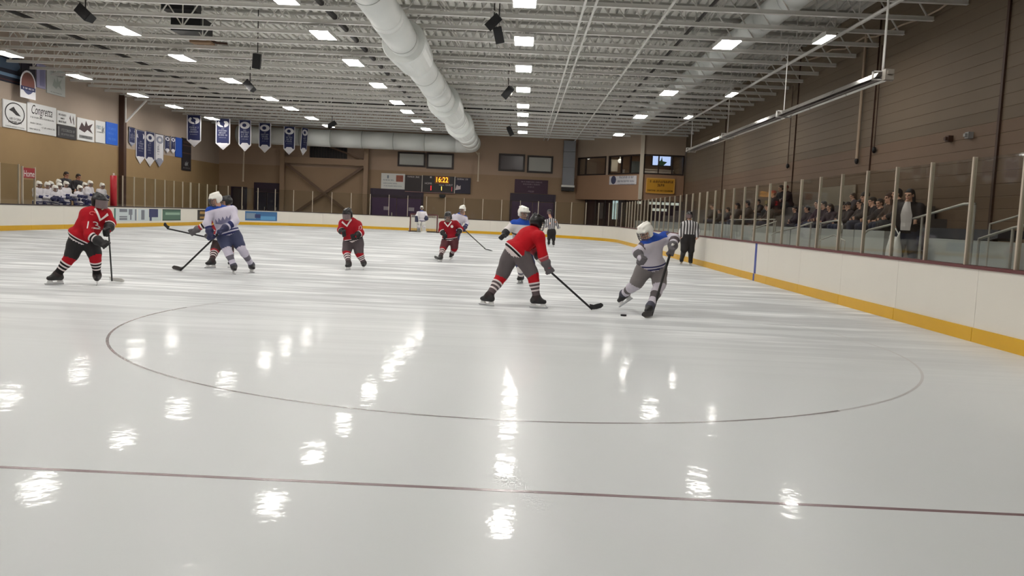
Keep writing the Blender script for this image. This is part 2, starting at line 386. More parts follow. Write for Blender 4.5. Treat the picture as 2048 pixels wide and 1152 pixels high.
# ---- big white supply duct with reducers, elbow and far wall run
DX, DZ = 2.85, 6.62; M_seam = mat('duct_seam', (168, 172, 168), .5)
dt = thing('supply_duct', 'big white round supply duct stepping down in size as it nears, elbow at far end', 'duct', (DX, 40, DZ))
segs = [(6, .40), (13, .44), (19, .47), (24.5, .52), (31, .55), (36, .57), (43, .60), (50, .63), (58.6, .645)]
def cyl_y(y0, y1, r0, r1): m_ = MB(); m_.tube([(DX, y0, DZ-(r0-.5)*.2), (DX, y1, DZ-(r1-.5)*.2)], [r0, r1], 32); return m_
for (y0, r0), (y1, r1) in zip(segs[:-1], segs[1:]):
    n = max(1, round((y1-y0)/3.2))
    for i in range(n):
        a, b = y0+(y1-y0)*i/n, y0+(y1-y0)*(i+1)/n
        sec = cyl_y(a, b-.015, r0, r0).build('duct_section', M_duct, dt, True)
        z0 = DZ-(r0-.5)*.2
        rg = MB(); rg.tube([(DX, b-.035, z0), (DX, b-.005, z0)], r0+.008, 32); rg.build('seam_ring', M_seam, sec, True)
    cyl_y(y1-.35, y1, r0+.005, r1).build('reducer', M_duct, dt, True)
el = MB(); pts = [(DX-1.25+1.25*math.cos(a), 58.6+1.25*math.sin(a)*1.0, DZ-.03) for a in np.linspace(0, PI/2, 9)]
el.tube(pts, .645, 32); el.build('elbow', M_duct, dt, True)
for i in range(7):
    a = DX-1.25-i*2.35; e = MB(); e.tube([(a, 59.85, DZ-.03), (a-2.33, 59.85, DZ-.03)], .645, 32); sec = e.build('duct_section', M_duct, dt, True)
    e = MB(); e.tube([(a-2.36, 59.85, DZ-.03), (a-2.32, 59.85, DZ-.03)], .652, 32); e.build('seam_ring', M_seam, sec, True)
for (ya, yb_), r in (((22.2, 25.3), .47), ((35.6, 39.6), .56), ((45.5, 48.6), .6)):     # wider outlet collars
    z0 = DZ-(r-.5)*.2; e = MB(); e.tube([(DX, ya, z0), (DX, ya+.12, z0), (DX, yb_-.25, z0), (DX, yb_, z0)], [r+.19, r+.22, r+.15, r+.02], 24); co = e.build('outlet_collar', M_duct, dt)
for Yh in (9, 16, 23, 30, 37, 44, 51):
    for sx in (-1, 1): h = MB(); h.tube([(DX+sx*.5, Yh, DZ), (DX+sx*.52, Yh, ZC)], .008, 5); h.build('hanger_rod', M_joist, dt)
dt2 = thing('return_duct', 'white round duct threaded through the joists above the seats', 'duct', (14.1, 35, 7.95))
for i in range(14):
    a = 18+i*2.45; e = MB(); e.tube([(14.1, a, 7.95), (14.1, a+2.43, 7.95)], .42, 24); sec = e.build('duct_section', M_duct, dt2, True)
    e = MB(); e.tube([(14.1, a+2.41, 7.95), (14.1, a+2.45, 7.95)], .44, 24); e.build('seam_ring', M_duct, sec, True)

# ================================================================ boards and glass
L1, LC, L2 = YS1-YS0, RC*PI/2, 2*xi
def path(s):
    """walk the boards: s=0 at the near end of the right straight, then far corner, far end, far left corner, left straight -> (x, y, inward normal)"""
    if s < 0: a = s/RC; return xi+RC*math.cos(a), YS0+RC*math.sin(a), -math.cos(a), -math.sin(a)
    if s < L1: return HW, YS0+s, -1., 0.
    s -= L1
    if s < LC: a = s/RC; return xi+RC*math.cos(a), YS1+RC*math.sin(a), -math.cos(a), -math.sin(a)
    s -= LC
    if s < L2: return xi-s, YE, 0., -1.
    s -= L2
    if s < LC: a = PI/2+s/RC; return -xi+RC*math.cos(a), YS1+RC*math.sin(a), -math.cos(a), -math.sin(a)
    s -= LC
    return -HW, YS1-s, 1., 0.
S_FAR, S_LEFT = L1, L1+2*LC+L2
def sweep(s0, s1, off0, off1, z0, z1, mi=0, mb=None):
    """solid that follows the boards between s0 and s1, from off0 (inward +) to off1"""
    mb = mb or MB(); curved = not any(a <= s0+1e-6 and s1 <= b+1e-6 for a, b in ((0, L1), (L1+LC, L1+LC+L2), (S_LEFT, 200)))
    n = max(1, math.ceil((s1-s0)/.45)) if curved else 1; vs = []
    for i in range(n+1):
        x, y, nx, ny = path(min(max(s0+(s1-s0)*i/n, s0+1e-6), s1-1e-6))
        for o, z in ((off0, z0), (off1, z0), (off1, z1), (off0, z1)): vs.append((x+nx*o, y+ny*o, z))
    fs = [(i*4+k, i*4+(k+1) % 4, i*4+4+(k+1) % 4, i*4+4+k) for i in range(n) for k in range(4)]+[(3, 2, 1, 0), (n*4, n*4+1, n*4+2, n*4+3)]
    return mb.add(vs, fs, mi)
def board_run(s0, s1, label, first, capm, pl=2.44):
    mx, my = path((s0+s1)/2)[:2]
    t = thing('dasher_boards', label, 'rink boards', (mx, my, 0)); cuts = [s0]+[c for c in np.arange(first, s1-.2, pl) if c > s0+.2]+[s1]
    for a, b in zip(cuts[:-1], cuts[1:]):
        sweep(a+.003, b-.003, 0, -.10, ZK, ZB-.03).build('board_panel', M_cream, t)
        sweep(a+.006, b-.006, .022, -.10, 0, ZK+.002).build('kick_plate', M_yellow, t)
        sweep(a, b, .03, -.17, ZB-.03, ZB+.012).build('cap_rail', capm, t)
    return t
br = board_run(-5.5, L1, 'long white side boards with yellow kick plate in front of the seats', 2.05, M_cap)
bf = board_run(L1, S_LEFT, 'white curved end boards with thin yellow kick plate behind the goal', L1+1.1, M_capd)
bl = board_run(S_LEFT, S_LEFT+30, 'white side boards with yellow kick plate below the player bench', S_LEFT+2.44, M_capd)
sb_ = onX(1511, 520, HW)[1]-YS0
M_blue = mat('line_blue', (36, 60, 150), .4)
b = MB(); sweep(sb_-.09, sb_+.09, .004, -.02, ZK, ZB-.03, mb=b); b.build('blue_stripe', M_blue, br)
b = MB(); sweep(sb_-.07, sb_+.07, .026, -.02, 0, ZK, mb=b); b.build('blue_stripe', M_blue, br)
M_post = mat('post_aluminium', (196, 184, 166), .45, metal=.25)
def glass_run(ss, label, z1=ZG, offz=.07):
    mx, my = path((ss[0]+ss[-1])/2)[:2]
    t = thing('glass_shield', label, 'rink glass', (mx, my, ZB))
    for s in ss:
        x, y, nx, ny = path(s); p = MB(); a = math.atan2(ny, nx)
        p.box((-.03, -.019, ZB+.01), (.025, .019, z1+.02), R=rotz(a), o=(x-nx*offz, y-ny*offz, 0)); p.build('post', M_post, t)
    for a, b in zip(ss[:-1], ss[1:]):
        p0, p1 = path(a+.02), path(b-.02)
        q0 = np.array([p0[0]-p0[2]*offz, p0[1]-p0[3]*offz, 0]); q1 = np.array([p1[0]-p1[2]*offz, p1[1]-p1[3]*offz, 0])
        d = q1-q0; d /= np.linalg.norm(d); nn = np.array([-d[1], d[0], 0])*.006
        g = MB(); g.add([q0-nn+(0, 0, ZB+.012), q1-nn+(0, 0, ZB+.012), q1+nn+(0, 0, ZB+.012), q0+nn+(0, 0, ZB+.012), q0-nn+(0, 0, z1), q1-nn+(0, 0, z1), q1+nn+(0, 0, z1), q0+nn+(0, 0, z1)],
              [(3, 2, 1, 0), (4, 5, 6, 7), (0, 1, 5, 4), (1, 2, 6, 5), (2, 3, 7, 6), (3, 0, 4, 7)]); g.build('glass_pane', M_glass, t)
    return t
s0 = 6.4655-YS0
glass_run([s0+1.22*k for k in range(-4, 35)], 'tall clear glass panels on aluminium posts in front of the spectators')
nf = 29; sf0 = s0+1.22*34
glass_run([sf0+(S_LEFT+3.0-sf0)*k/nf for k in range(nf+1)], 'clear glass panels on posts curving round behind the goal')
yl = [36.78, 37.54]+[37.54+1.24*k for k in range(1, 8)]
glass_run(sorted(S_LEFT+YS1-y for y in yl), 'clear glass panels on the bench side beyond the red post')
glass_run(sorted(S_LEFT+YS1-y for y in (28.85, 27.63, 26.41, 25.2)), 'pair of clear glass panels beside the home sign', 2.56)

# ---- home bench end: sign panel, red padded post
hp = thing('bench_divider', 'glass bench divider with red home sign across its top', 'sign', (-13.0, 29.4, ZB))
a = onX(45, 345, -13.02); b_ = onX(70, 345, -13.02)
p = MB(); p.box((-13.05, a[1]+.0, ZB+.01), (-13.02, b_[1], 2.0)); p.build('glass_pane', M_glass, hp)
zt = onX(57, 336, -13.02)[2]; zb = onX(57, 356, -13.02)[2]
p = MB(); p.box((-13.06, a[1], zb), (-13.01, b_[1], zt)); sg = p.build('sign_board', mat('sign_red', (150, 24, 34), .5), hp)
p = MB(); add_text(p, 'Home', (-13.01, (a[1]+b_[1])/2, (zb+zt)/2-.04), (0, 1, 0), (0, 0, 1), .36, sx=.82); p.build('lettering', M_white, sg)
for q in (a[1], b_[1]):
    p = MB(); p.box((-13.07, q-.03, ZB+.01), (-13.0, q+.03, zt+.05)); p.build('post', M_post, hp)
p = MB(); c = onX(227, 405, -13.05); p.tube([(-13.05, c[1], ZB+.02), (-13.05, c[1], 2.5)], .15, 12); rp = p.build('padded_post', mat('pad_red', (176, 20, 34), .5), loc=(-13.05, c[1], ZB+.02), smooth=True)
tag(rp, 'thick red padded post at the end of the player bench', 'post')
p = MB(); p.tube([(-13.05, c[1], 2.5), (-13.05, c[1], 2.62)], .04, 8); p.build('post_top', M_white, rp)
# raised bench floor and rear walkway
p = MB(); p.box((-14.95, 26, -.03), (-13.12, 41, .2)); struct(p.build('floor_bench', M_conc))
p = MB(); p.box((-16.9, 26, -.03), (-14.97, 41, .42)); struct(p.build('floor_bench_walkway', M_conc))
# ================================================================ far wall
def P2(x, y, Y=YF): q = onY(x, y, Y); return q[0], q[2]
EX, EZ = np.array([1., 0, 0]), np.array([0, 0, 1.])
M_wframe = mat('window_frame_dark', (46, 34, 30), .5)
M_blind = mat('window_blind', (176, 176, 170), .5)
M_wdark = mat('window_dark', (62, 48, 50), .25)
for i, (x0, x1, z0, z1, dark) in enumerate(((-3.08, -.9, 4.85, 5.98, 0), (-.83, 1.28, 4.78, 6.0, 0), (4.77, 6.81, 4.84, 6.18, 1), (6.98, 8.99, 4.8, 6.13, 0))):
    f = MB(); t = .14
    for lo, hi in (((x0, z0), (x1, z0+t)), ((x0, z1-t), (x1, z1)), ((x0, z0+t), (x0+t, z1-t)), ((x1-t, z0+t), (x1, z1-t))): f.box((lo[0], YF-.09, lo[1]), (hi[0], YF, hi[1]))
    wn = tag(struct(f.build(f'window_{i+1}', M_wframe)), ('dark unlit' if dark else 'grey blinded')+' upper window on the far wall, '+('leftmost', 'second from left', 'third from left', 'rightmost')[i], 'window')
    g = MB(); g.box((x0+t, YF-.04, z0+t), (x1-t, YF-.01, z1-t)); g.build('pane', M_wdark if dark else M_blind, wn)
# steel bracing bay
bay = thing('brace_frame', 'tan steel brace frame with crossed diagonals on the far wall', 'steel frame', (-8.7, 61.5, 0))
M_bay = mat('steel_tan', (150, 124, 100), .6)
for x in (-11.9, -5.43): p = MB(); p.box((x-.17, 61.35, 0), (x+.17, 61.7, 7.3)); p.build('post', M_bay, bay)
p = MB(); p.box((-11.73, 61.4, 4.72), (-5.6, 61.65, 5.2)); p.build('beam', M_bay, bay)
M_bayd = mat('steel_brace_brown', (104, 80, 62), .6)
p = MB(); p.bar((-11.7, 61.5, 4.7), (-5.6, 61.5, .3), .2, .1, up=(0, 1, 0)); p.build('diagonal_brace', M_bayd, bay)
p = MB(); p.bar((-11.7, 61.62, .3), (-5.6, 61.62, 4.7), .2, .1, up=(0, 1, 0)); p.build('diagonal_brace', M_bayd, bay)
p = MB(); p.bar((-9.0, 61.5, 6.3), (-5.7, 61.5, 5.25), .12, .1, up=(0, 1, 0)); p.build('upper_brace', M_bayd, bay)
lv = thing('wall_louver', 'dark slatted louver high on the far wall behind the brace frame', 'louver', (-8.5, YF-.05, 5.04))
p = MB(); p.box((-9.94, YF-.06, 5.2), (-7.03, YF-.01, 6.15)); p.build('backing', mat('louver_black', (26, 22, 24), .6), lv)
for k in range(14): x = -9.9+k*.215; p = MB(); p.box((x, YF-.12, 5.2), (x+.05, YF-.06, 6.15)); p.build('slat', mat('louver_slat', (52, 44, 44), .6), lv)
# doors
M_purple = mat('door_purple', (70, 44, 82), .5); M_purpd = mat('door_purple_dark', (44, 26, 48), .5); M_navy = mat('door_navy', (30, 26, 48), .5)
def door(n, x0, x1, zt, m, lab, head=None, leaves=2, note=None):
    f = MB(); f.box((x0-.12, YF-.1, 0), (x0, YF, zt+.12)); f.box((x1, YF-.1, 0), (x1+.12, YF, zt+.12)); f.box((x0, YF-.1, zt), (x1, YF, zt+.12))
    d = tag(struct(f.build(f'door_{n}', M_purpd)), lab, 'door')
    w_ = (x1-x0)/leaves
    for k in range(leaves):
        l = MB(); l.box((x0+k*w_+.02, YF-.08, 0), (x0+(k+1)*w_-.02, YF-.02, zt-(head or 0)-.02)); lf = l.build('door_leaf', m, d)
        h = MB(); h.box((x0+k*w_+w_*.8, YF-.13, 1.0), (x0+k*w_+w_*.84, YF-.08, 1.25)); h.build('handle', M_alu, lf)
        if note:
            h = MB(); c = x0+(k+.6)*w_; h.box((c-.22, YF-.09, 1.42), (c+.22, YF-.082, 1.7)); h.build('notice', mat('notice_grey', (170, 160, 170), .6), lf)
    if head: l = MB(); l.box((x0+.01, YF-.085, zt-head), (x1-.01, YF-.02, zt)); l.build('header', M_purpd, d)
door(1, -5.0, -1.1, 2.95, M_purple, 'purple double doors under the white sign on the far wall', .55, 2, True)
door(2, 5.9, 9.2, 3.05, M_purple, 'purple double doors below the dark purple poster', .5, 2)
door(3, -14.1, -12.3, 3.0, M_navy, 'dark navy doors by the tall brace frame post', .6, 2)
door(4, -15.9, -14.9, 2.6, mat('door_grey', (56, 46, 52), .5), 'narrow dark grey door near the far left corner', None, 1)
pst = thing('wall_poster', 'dark purple poster with pale lettering above the right-hand purple doors', 'poster', (7.4, YF-.03, 3.2))
p = MB(); p.box((6.09, YF-.05, 3.2), (8.68, YF-.01, 4.26)); p.build('sheet', mat('poster_purple', (66, 38, 58), .6), pst)
p = MB()
for k, (z, w_, h) in enumerate(((4.08, 1.6, .1), (3.9, 1.3, .1), (3.7, .6, .08), (3.35, .6, .12))): scribble(p, (7.4, YF-.052, z), EX, EZ, w_, h, 40+k)
tag(p.build('lettering', mat('pale_print', (150, 130, 140), .6), pst), kind='stuff')
sg = thing('wall_sign', 'white sign with small print and a brown picture, beside the scoreboard', 'sign', (-3.4, YF-.03, 3.06))
p = MB(); p.box((-4.31, YF-.07, 3.04), (-2.46, YF-.01, 4.27)); p.build('sign_board', mat('sign_white', (214, 214, 210), .5), sg)
p = MB(); p.box((-3.15, YF-.074, 3.65), (-2.6, YF-.071, 4.15)); p.build('picture', mat('picture_brown', (150, 84, 66), .6, noise=.5, scale=5), sg)
p = MB(); scribble(p, (-3.75, YF-.071, 3.75), EX, EZ, .8, .09, 3); scribble(p, (-3.6, YF-.071, 3.5), EX, EZ, 1.1, .07, 4); scribble(p, (-3.4, YF-.071, 3.3), EX, EZ, 1.4, .07, 5)
p.box((-3.85, YF-.075, 3.88), (-3.72, YF-.071, 4.12)); tag(p.build('lettering', mat('grey_print', (120, 130, 140), .6), sg), kind='stuff')
# scoreboard
sc = thing('scoreboard', 'black scoreboard with amber clock reading 16:22 and red and yellow digits', 'scoreboard', (.1, YF-.1, 2.95))
M_sb = mat('scoreboard_black', (30, 22, 24), .45); M_amber = mat('digit_amber', (255, 176, 40), .5, emit=2.2); M_red = mat('digit_red', (255, 40, 50), .5, emit=1.6); M_yel = mat('digit_yellow', (255, 226, 110), .5, emit=1.6)
M_pr = mat('scoreboard_print', (196, 186, 186), .5)
for nm, x0, x1, z0, z1, m in (('left_panel', -2.43, -1.12, 2.98, 4.2, mat('panel_brownblack', (40, 30, 32), .5)), ('clock_panel', -1.08, 1.42, 2.92, 4.22, M_sb), ('right_panel', 1.45, 2.66, 2.95, 4.18, mat('panel_navy', (32, 26, 48), .5))):
    p = MB(); p.box((x0, YF-.16, z0), (x1, YF-.01, z1)); p.build(nm, m, sc)
for x in (-1.1, 1.435): p = MB(); p.box((x-.025, YF-.18, 2.95), (x+.025, YF-.02, 4.24)); p.build('trim_strip', M_alu, sc)
p = MB(); p.box((-2.43, YF-.18, 2.9), (1.45, YF-.02, 2.95)); p.build('bottom_trim', mat('trim_rose', (150, 110, 110), .5), sc)
YB = YF-.163
p = MB(); p.box((-.12, YB-.002, 3.66), (1.0, YB+.001, 4.2)); p.build('clock_window', mat('clock_window', (120, 62, 10), .5, emit=.25), sc)
p = MB(); add_text(p, '16:22', (.42, YB, 3.93), EX, EZ, .56, .006, sx=.82); p.build('clock_digits', M_amber, sc)
p = MB(); add_text(p, '1', (-.4, YB, 3.26), EX, EZ, .5, .006); p.build('home_score', M_red, sc)
p = MB(); add_text(p, '1', (.42, YB, 3.26), EX, EZ, .46, .006); p.build('period_digit', M_yel, sc)
p = MB(); add_text(p, '1', (1.22, YB, 3.24), EX, EZ, .5, .006); p.build('guest_score', mat('digit_red_dim', (190, 60, 70), .5, emit=.5), sc)
p = MB(); add_text(p, 'HOME', (-.62, YB, 3.62), EX, EZ, .2, .006); add_text(p, 'GUEST', (1.0, YB, 3.56), EX, EZ, .19, .006); add_text(p, 'PERIOD', (.42, YB, 3.53), EX, EZ, .12, .006)
scribble(p, (-1.8, YB, 4.08), EX, EZ, .9, .12, 8); scribble(p, (2.05, YB, 4.06), EX, EZ, .9, .12, 9)
p.prism([(0, 0), (.42, .08), (.42, .38), (.3, .3), (.12, .42)], (1.48, YB-.004, 3.2), EX, EZ, .003); p.box((-.5, YB-.006, 4.05), (-.38, YB, 4.17)); tag(p.build('lettering', M_pr, sc), kind='stuff')
sp_ = MB(); sp_.box((.28, YF-.35, 2.62), (.72, YF-.05, 2.8)); sp_.box((.34, YF-.4, 2.56), (.66, YF-.1, 2.64)); tag(sp_.build('horn', M_black, loc=(.5, YF-.2, 2.56)), 'small black horn box mounted just below the scoreboard', 'horn')
for (x, z) in ((-9.3, 2.62), (-6.1, 2.58), (3.05, 2.55), (-7.6, 2.6)):
    pass
# tall grey wall duct and conduits
vd = thing('riser_duct', 'tall grey rectangular duct on the far wall beside the lounge', 'duct', (10.2, YF-.3, 3.5))
for k, (z0, z1) in enumerate(((3.95, 5.3), (5.32, 6.5), (6.52, 7.35))): p = MB(); p.box((9.75, YF-.55, z0), (10.66, YF-.01, z1)); p.build('duct_section', mat('riser_grey', (140, 142, 148), .5), vd)
p = MB(); p.box((9.7, YF-.58, 3.8), (10.72, YF-.01, 3.95)); p.build('flange', M_white, vd)
p = MB(); p.box((9.72, YF-.55, 3.5), (10.7, YF-.03, 3.8)); p.build('outlet', M_dark, vd)
for nm, (x, y0, y1) in (('below the duct elbow', (958, 305, 361)), ('below the hanging banners', (488, 303, 361))):
    a = onY(x, y0, 61.0); b = onY(x-2, y1, 61.0); p = MB(); p.tube([b, a], .055, 8); p.tube([b, b-np.array([0, 0, .08])], .075, 8)
    if 'elbow' in nm: p.tube([a, (a[0], a[1], 5.9), (a[0]-.3, 60.3, 6.2)], .055, 8)
    else: p.tube([a, (a[0], a[1], ZD-.01)], .055, 8)
    tag(p.build('hanging_pipe', mat('pipe_cream', (206, 192, 170), .5), loc=b), f'thin cream vertical pipe hanging {nm}', 'pipe')

# ---------------------------------------------------------------- lounge block in the far right corner
LA, LB, LCn = np.array([10.85, YF, 0]), np.array([14.95, 55.3, 0]), np.array([XR-.05, 55.3, 0])
M_lg = mat('lounge_brown', (164, 130, 104), .8, noise=.05, scale=1.2); M_lgu = mat('lounge_upper', (176, 158, 140), .8, noise=.05, scale=1.2)
def facade(name, A, B, zbot, z0, z1, cuts, lab):
    d = B-A; Lw = np.linalg.norm(d); d /= Lw; nrm = np.cross(d, EZ)   # towards the ice
    def bx(mb, s0, s1, za, zb, o0, o1): mb.add([A+d*s+nrm*o+EZ*z for z in (za, zb) for s, o in ((s0, o0), (s1, o0), (s1, o1), (s0, o1))], [(0, 1, 2, 3), (7, 6, 5, 4), (4, 5, 1, 0), (5, 6, 2, 1), (6, 7, 3, 2), (7, 4, 0, 3)]); return mb
    w_ = MB(); bx(w_, 0, Lw, zbot, z0, -.2, 0); wall = tag(struct(w_.build(name, M_lg)), lab, 'wall')
    w_ = MB(); bx(w_, 0, Lw, z1, ZD, -.2, 0); w_.build('upper_band', M_lgu, wall)
    edges = [0]+[c for q in cuts for c in q]+[Lw]
    for k in range(0, len(edges), 2):
        if edges[k+1]-edges[k] > .02: w_ = MB(); bx(w_, edges[k], edges[k+1], z0, z1, -.2, 0); w_.build('pier', M_lgu, wall)
    return wall, d, nrm, bx, Lw
wl1, d1, n1, bx1, Lw1 = facade('wall_lounge', LA, LB, 2.95, 4.72, 6.1, ((.15, 3.75), (4.05, 7.75)), 'brown lounge wall with interior windows angled over the far corner')
wl2, d2, n2, bx2, Lw2 = facade('wall_lounge_front', LB, LCn, 2.95, 4.72, 6.1, ((.12, 2.95),), 'brown lounge wall with window above the yellow sign')
wi = 5
for (bxf, s0, s1, mull, lab) in ((bx1, .15, 3.75, (1.0,), 'dim lounge window next to the grey riser duct'), (bx1, 4.05, 7.75, (1.5, 2.5), 'lounge window above the white banner'), (bx2, .12, 2.95, (1.05, 2.0), 'lounge window with the bright television')):
    f = MB(); t = .1
    for a, b, za, zb in ((s0, s1, 4.72, 4.72+t), (s0, s1, 6.1-t, 6.1), (s0, s0+t, 4.82, 6.0), (s1-t, s1, 4.82, 6.0)): bxf(f, a, b, za, zb, -.12, .03)
    wn = tag(struct(f.build(f'window_{wi}', M_wframe)), lab, 'window'); wi += 1
    for q in mull: f = MB(); bxf(f, s0+q-.04, s0+q+.04, 4.82, 6.0, -.1, .02); f.build('mullion', M_wframe, wn)
    f = MB(); bxf(f, s0+t, s1-t, 4.82, 6.0, -.06, -.05); f.build('pane', M_pane, wn)
p = MB(); p.box((LB[0]-.14, 55.1, 2.95), (LB[0]+.1, 55.34, 7.6)); tag(struct(p.build('trim_1', mat('corner_cream', (206, 196, 178), .6))), 'cream corner post of the lounge', 'trim')
p = MB(); p.add([LA+EZ*2.9, LB+EZ*2.9, LCn+EZ*2.9, np.array([XR-.05, YF-.02, 2.9]), LA+EZ*4.6, LB+EZ*4.6+np.array([.15, .22, 0]), LCn+EZ*4.6+np.array([0, .22, 0]), np.array([XR-.05, YF-.02, 4.6])], [(0, 1, 2, 3), (7, 6, 5, 4), (0, 4, 5, 1), (1, 5, 6, 2), (2, 6, 7, 3), (3, 7, 4, 0)]); struct(p.build('floor_lounge', M_lg))
p = MB(); p.add([LA+EZ*6.45+np.array([.1,-.02,0]), LB+EZ*6.45+np.array([.15,.22,0]), LCn+EZ*6.45+np.array([-.02,.22,0]), np.array([XR-.06, YF-.02, 6.45])]+[LA+EZ*6.55+np.array([.1,-.02,0]), LB+EZ*6.55+np.array([.15,.22,0]), LCn+EZ*6.55+np.array([-.02,.22,0]), np.array([XR-.06, YF-.02, 6.55])], [(0, 1, 2, 3), (7, 6, 5, 4), (0, 4, 5, 1), (1, 5, 6, 2), (2, 6, 7, 3), (3, 7, 4, 0)]); struct(p.build('ceiling_lounge', M_lgu))
# things inside the lounge
tv = thing('television', 'bright wall television inside the lounge window', 'television', (16.4, 57.6, 5.1))
a, b = onY(1305, 330, 57.6), onY(1342, 309, 57.6)
p = MB(); p.box((a[0]-.06, 57.6, a[2]-.06), (b[0]+.06, 57.72, b[2]+.06)); p.build('casing', M_black, tv)
p = MB(); p.box((a[0], 57.59, a[2]), (b[0], 57.6, b[2])); p.build('screen', mat('tv_screen', (190, 208, 250), .3, emit=1.5), tv)
p = MB(); p.prism([(.25, 0), (.7, .0), (.95, .25), (.62, .3), (.55, .62), (.48, .35), (.38, .3)], (a[0]+.1, 57.588, a[2]), EX, EZ, .002); p.build('picture', mat('tv_picture', (70, 100, 70), .4, emit=.3), tv)
p = MB(); p.tube([(a[0]+.5, 57.72, a[2]+.3), (a[0]+.5, 61.9, a[2]+.3)], .03, 6); p.build('bracket', M_dark, tv)
for k, (x, y) in enumerate(((13.9, 59.6), (16.3, 58.4))):  # unseen glowing panels, added to brighten the lounge interior
    t = thing('lounge_fill_light', ('added fill panel brightening the room behind the middle lounge window', 'added fill panel brightening the lounge above the television')[k], 'ceiling light', (x, y, 6.38)); p = MB(); p.box((x-.6, y-.3, 6.4), (x+.6, y+.3, 6.45)); p.build('frame', M_white, t); p = MB(); p.box((x-.55, y-.25, 6.385), (x+.55, y+.25, 6.4)); p.build('diffuser', mat('lounge_fill_glow', (255, 240, 220), .5, emit=9.), t)
p = MB(); p.box((15.3, 59.0, 4.6), (17.8, 59.5, 5.25)); p.box((15.25, 58.95, 5.25), (17.85, 59.55, 5.3)); tag(p.build('lounge_counter', M_white, loc=(16.5, 59.2, 4.6)), 'white counter seen through the lounge window below the television', 'counter')
for k, (x, y, Y, r, lab) in enumerate(((1177, 316, 61.6, .12, 'round white ceiling lamp inside the dim lounge window'), (1240, 322, 59.5, .16, 'white globe lamp inside the middle lounge window'))):
    c = onY(x, y, Y); p = MB(); p.sphere(c, r, 10); p.tube([c, (c[0], c[1], 6.45)], .015, 6); tag(p.build('globe_lamp', mat('globe_lamp', (250, 244, 230), .4, emit=1.2), loc=c, smooth=True), lab, 'lamp')
for k, (x, y, Y, w_, h, col, nm, lab) in enumerate(((1229, 331, 60.8, .5, .9, (220, 214, 200), 'lounge_notice', 'pale notice on the lounge back wall left of the lamp'), (1272, 335, 58.3, .8, .9, (170, 186, 186), 'display_fridge', 'pale blue-grey drinks fridge behind the middle lounge window'), (1247, 345, 59.0, .14, .45, (240, 238, 230), 'paper_cup', 'tall white container on the lounge sill'))):
    c = onY(x, y, Y); p = MB(); p.box((c[0]-w_/2, Y, max(4.6, c[2]-h/2)), (c[0]+w_/2, Y+min(.4, w_), c[2]+h/2)); p.box((c[0]-w_/2-.03, Y-.02, c[2]+h/2-.06), (c[0]+w_/2+.03, Y+min(.4, w_), c[2]+h/2)); tag(p.build(nm, mat(nm+'_paint', col, .5), loc=(c[0], Y, max(4.6, c[2]-h/2))), lab, nm.split('_')[-1])
# signs on the lounge
def on_facade(A, d, n, x, y):
    r = ray(x, y); t = ((A-CAM)@n)/(r@n); q = CAM+t*r; return (q-A)@d, q[2]
wb = thing('wall_banner', 'white banner with round emblem hung below the lounge window', 'banner', LA+d1*6)
s0, z0 = on_facade(LA, d1, n1, 1219, 368); s1, z1 = on_facade(LA, d1, n1, 1274, 351)
p = MB(); bx1(p, s0, s1, z0-.05, z1, .01, .035); p.build('sheet', mat('banner_cloth', (222, 220, 224), .7), wb)
O = LA+n1*.036
p = MB(); cz = (z0+z1)/2
p.add([O+d1*(s0+.5+.3*math.cos(t))+EZ*(cz+.3*math.sin(t))+n1*.002 for t in np.linspace(0, 2*PI, 16, False)], [tuple(range(16))]); p.build('emblem', mat('emblem_navy', (74, 76, 104), .7), wb)
p = MB(); scribble(p, O+d1*(s0+2.0)+EZ*(cz+.18), d1, EZ, 1.7, .16, 21); scribble(p, O+d1*(s0+2.0)+EZ*(cz-.1), d1, EZ, 2.0, .14, 22); scribble(p, O+d1*(s0+2.0)+EZ*(cz-.32), d1, EZ, 1.9, .09, 23); tag(p.build('lettering', mat('print_grey', (130, 130, 146), .7), wb), kind='stuff')
ys = thing('wall_sign', 'large yellow sign with brown lettering below the television window', 'sign', LB+d2*1.3)
s0, z0 = on_facade(LB, d2, n2, 1291, 386); s1, z1 = on_facade(LB, d2, n2, 1350, 358)
p = MB(); bx2(p, s0, s1, z0, z1, .01, .07); p.build('sign_board', mat('sign_gold', (206, 150, 40), .5), ys)
p = MB()
for a, b, za, zb in ((s0, s1, z1-.06, z1), (s0, s1, z0, z0+.06), (s1-.06, s1, z0, z1), (s0, s0+.06, z0, z1)): bx2(p, a, b, za, zb, .07, .09)
p.build('border', mat('sign_gold_light', (226, 176, 84), .5), ys)
p = MB(); O = LB+n2*.072; cx = (s0+s1)/2; scribble(p, O+d2*cx+EZ*(z1-.24), d2, EZ, 1.8, .16, 31); scribble(p, O+d2*cx+EZ*(z1-.48), d2, EZ, .6, .18, 32); scribble(p, O+d2*cx+EZ*(z0+.2), d2, EZ, 1.8, .1, 33); tag(p.build('lettering', mat('sign_brown', (96, 62, 16), .6), ys), kind='stuff')
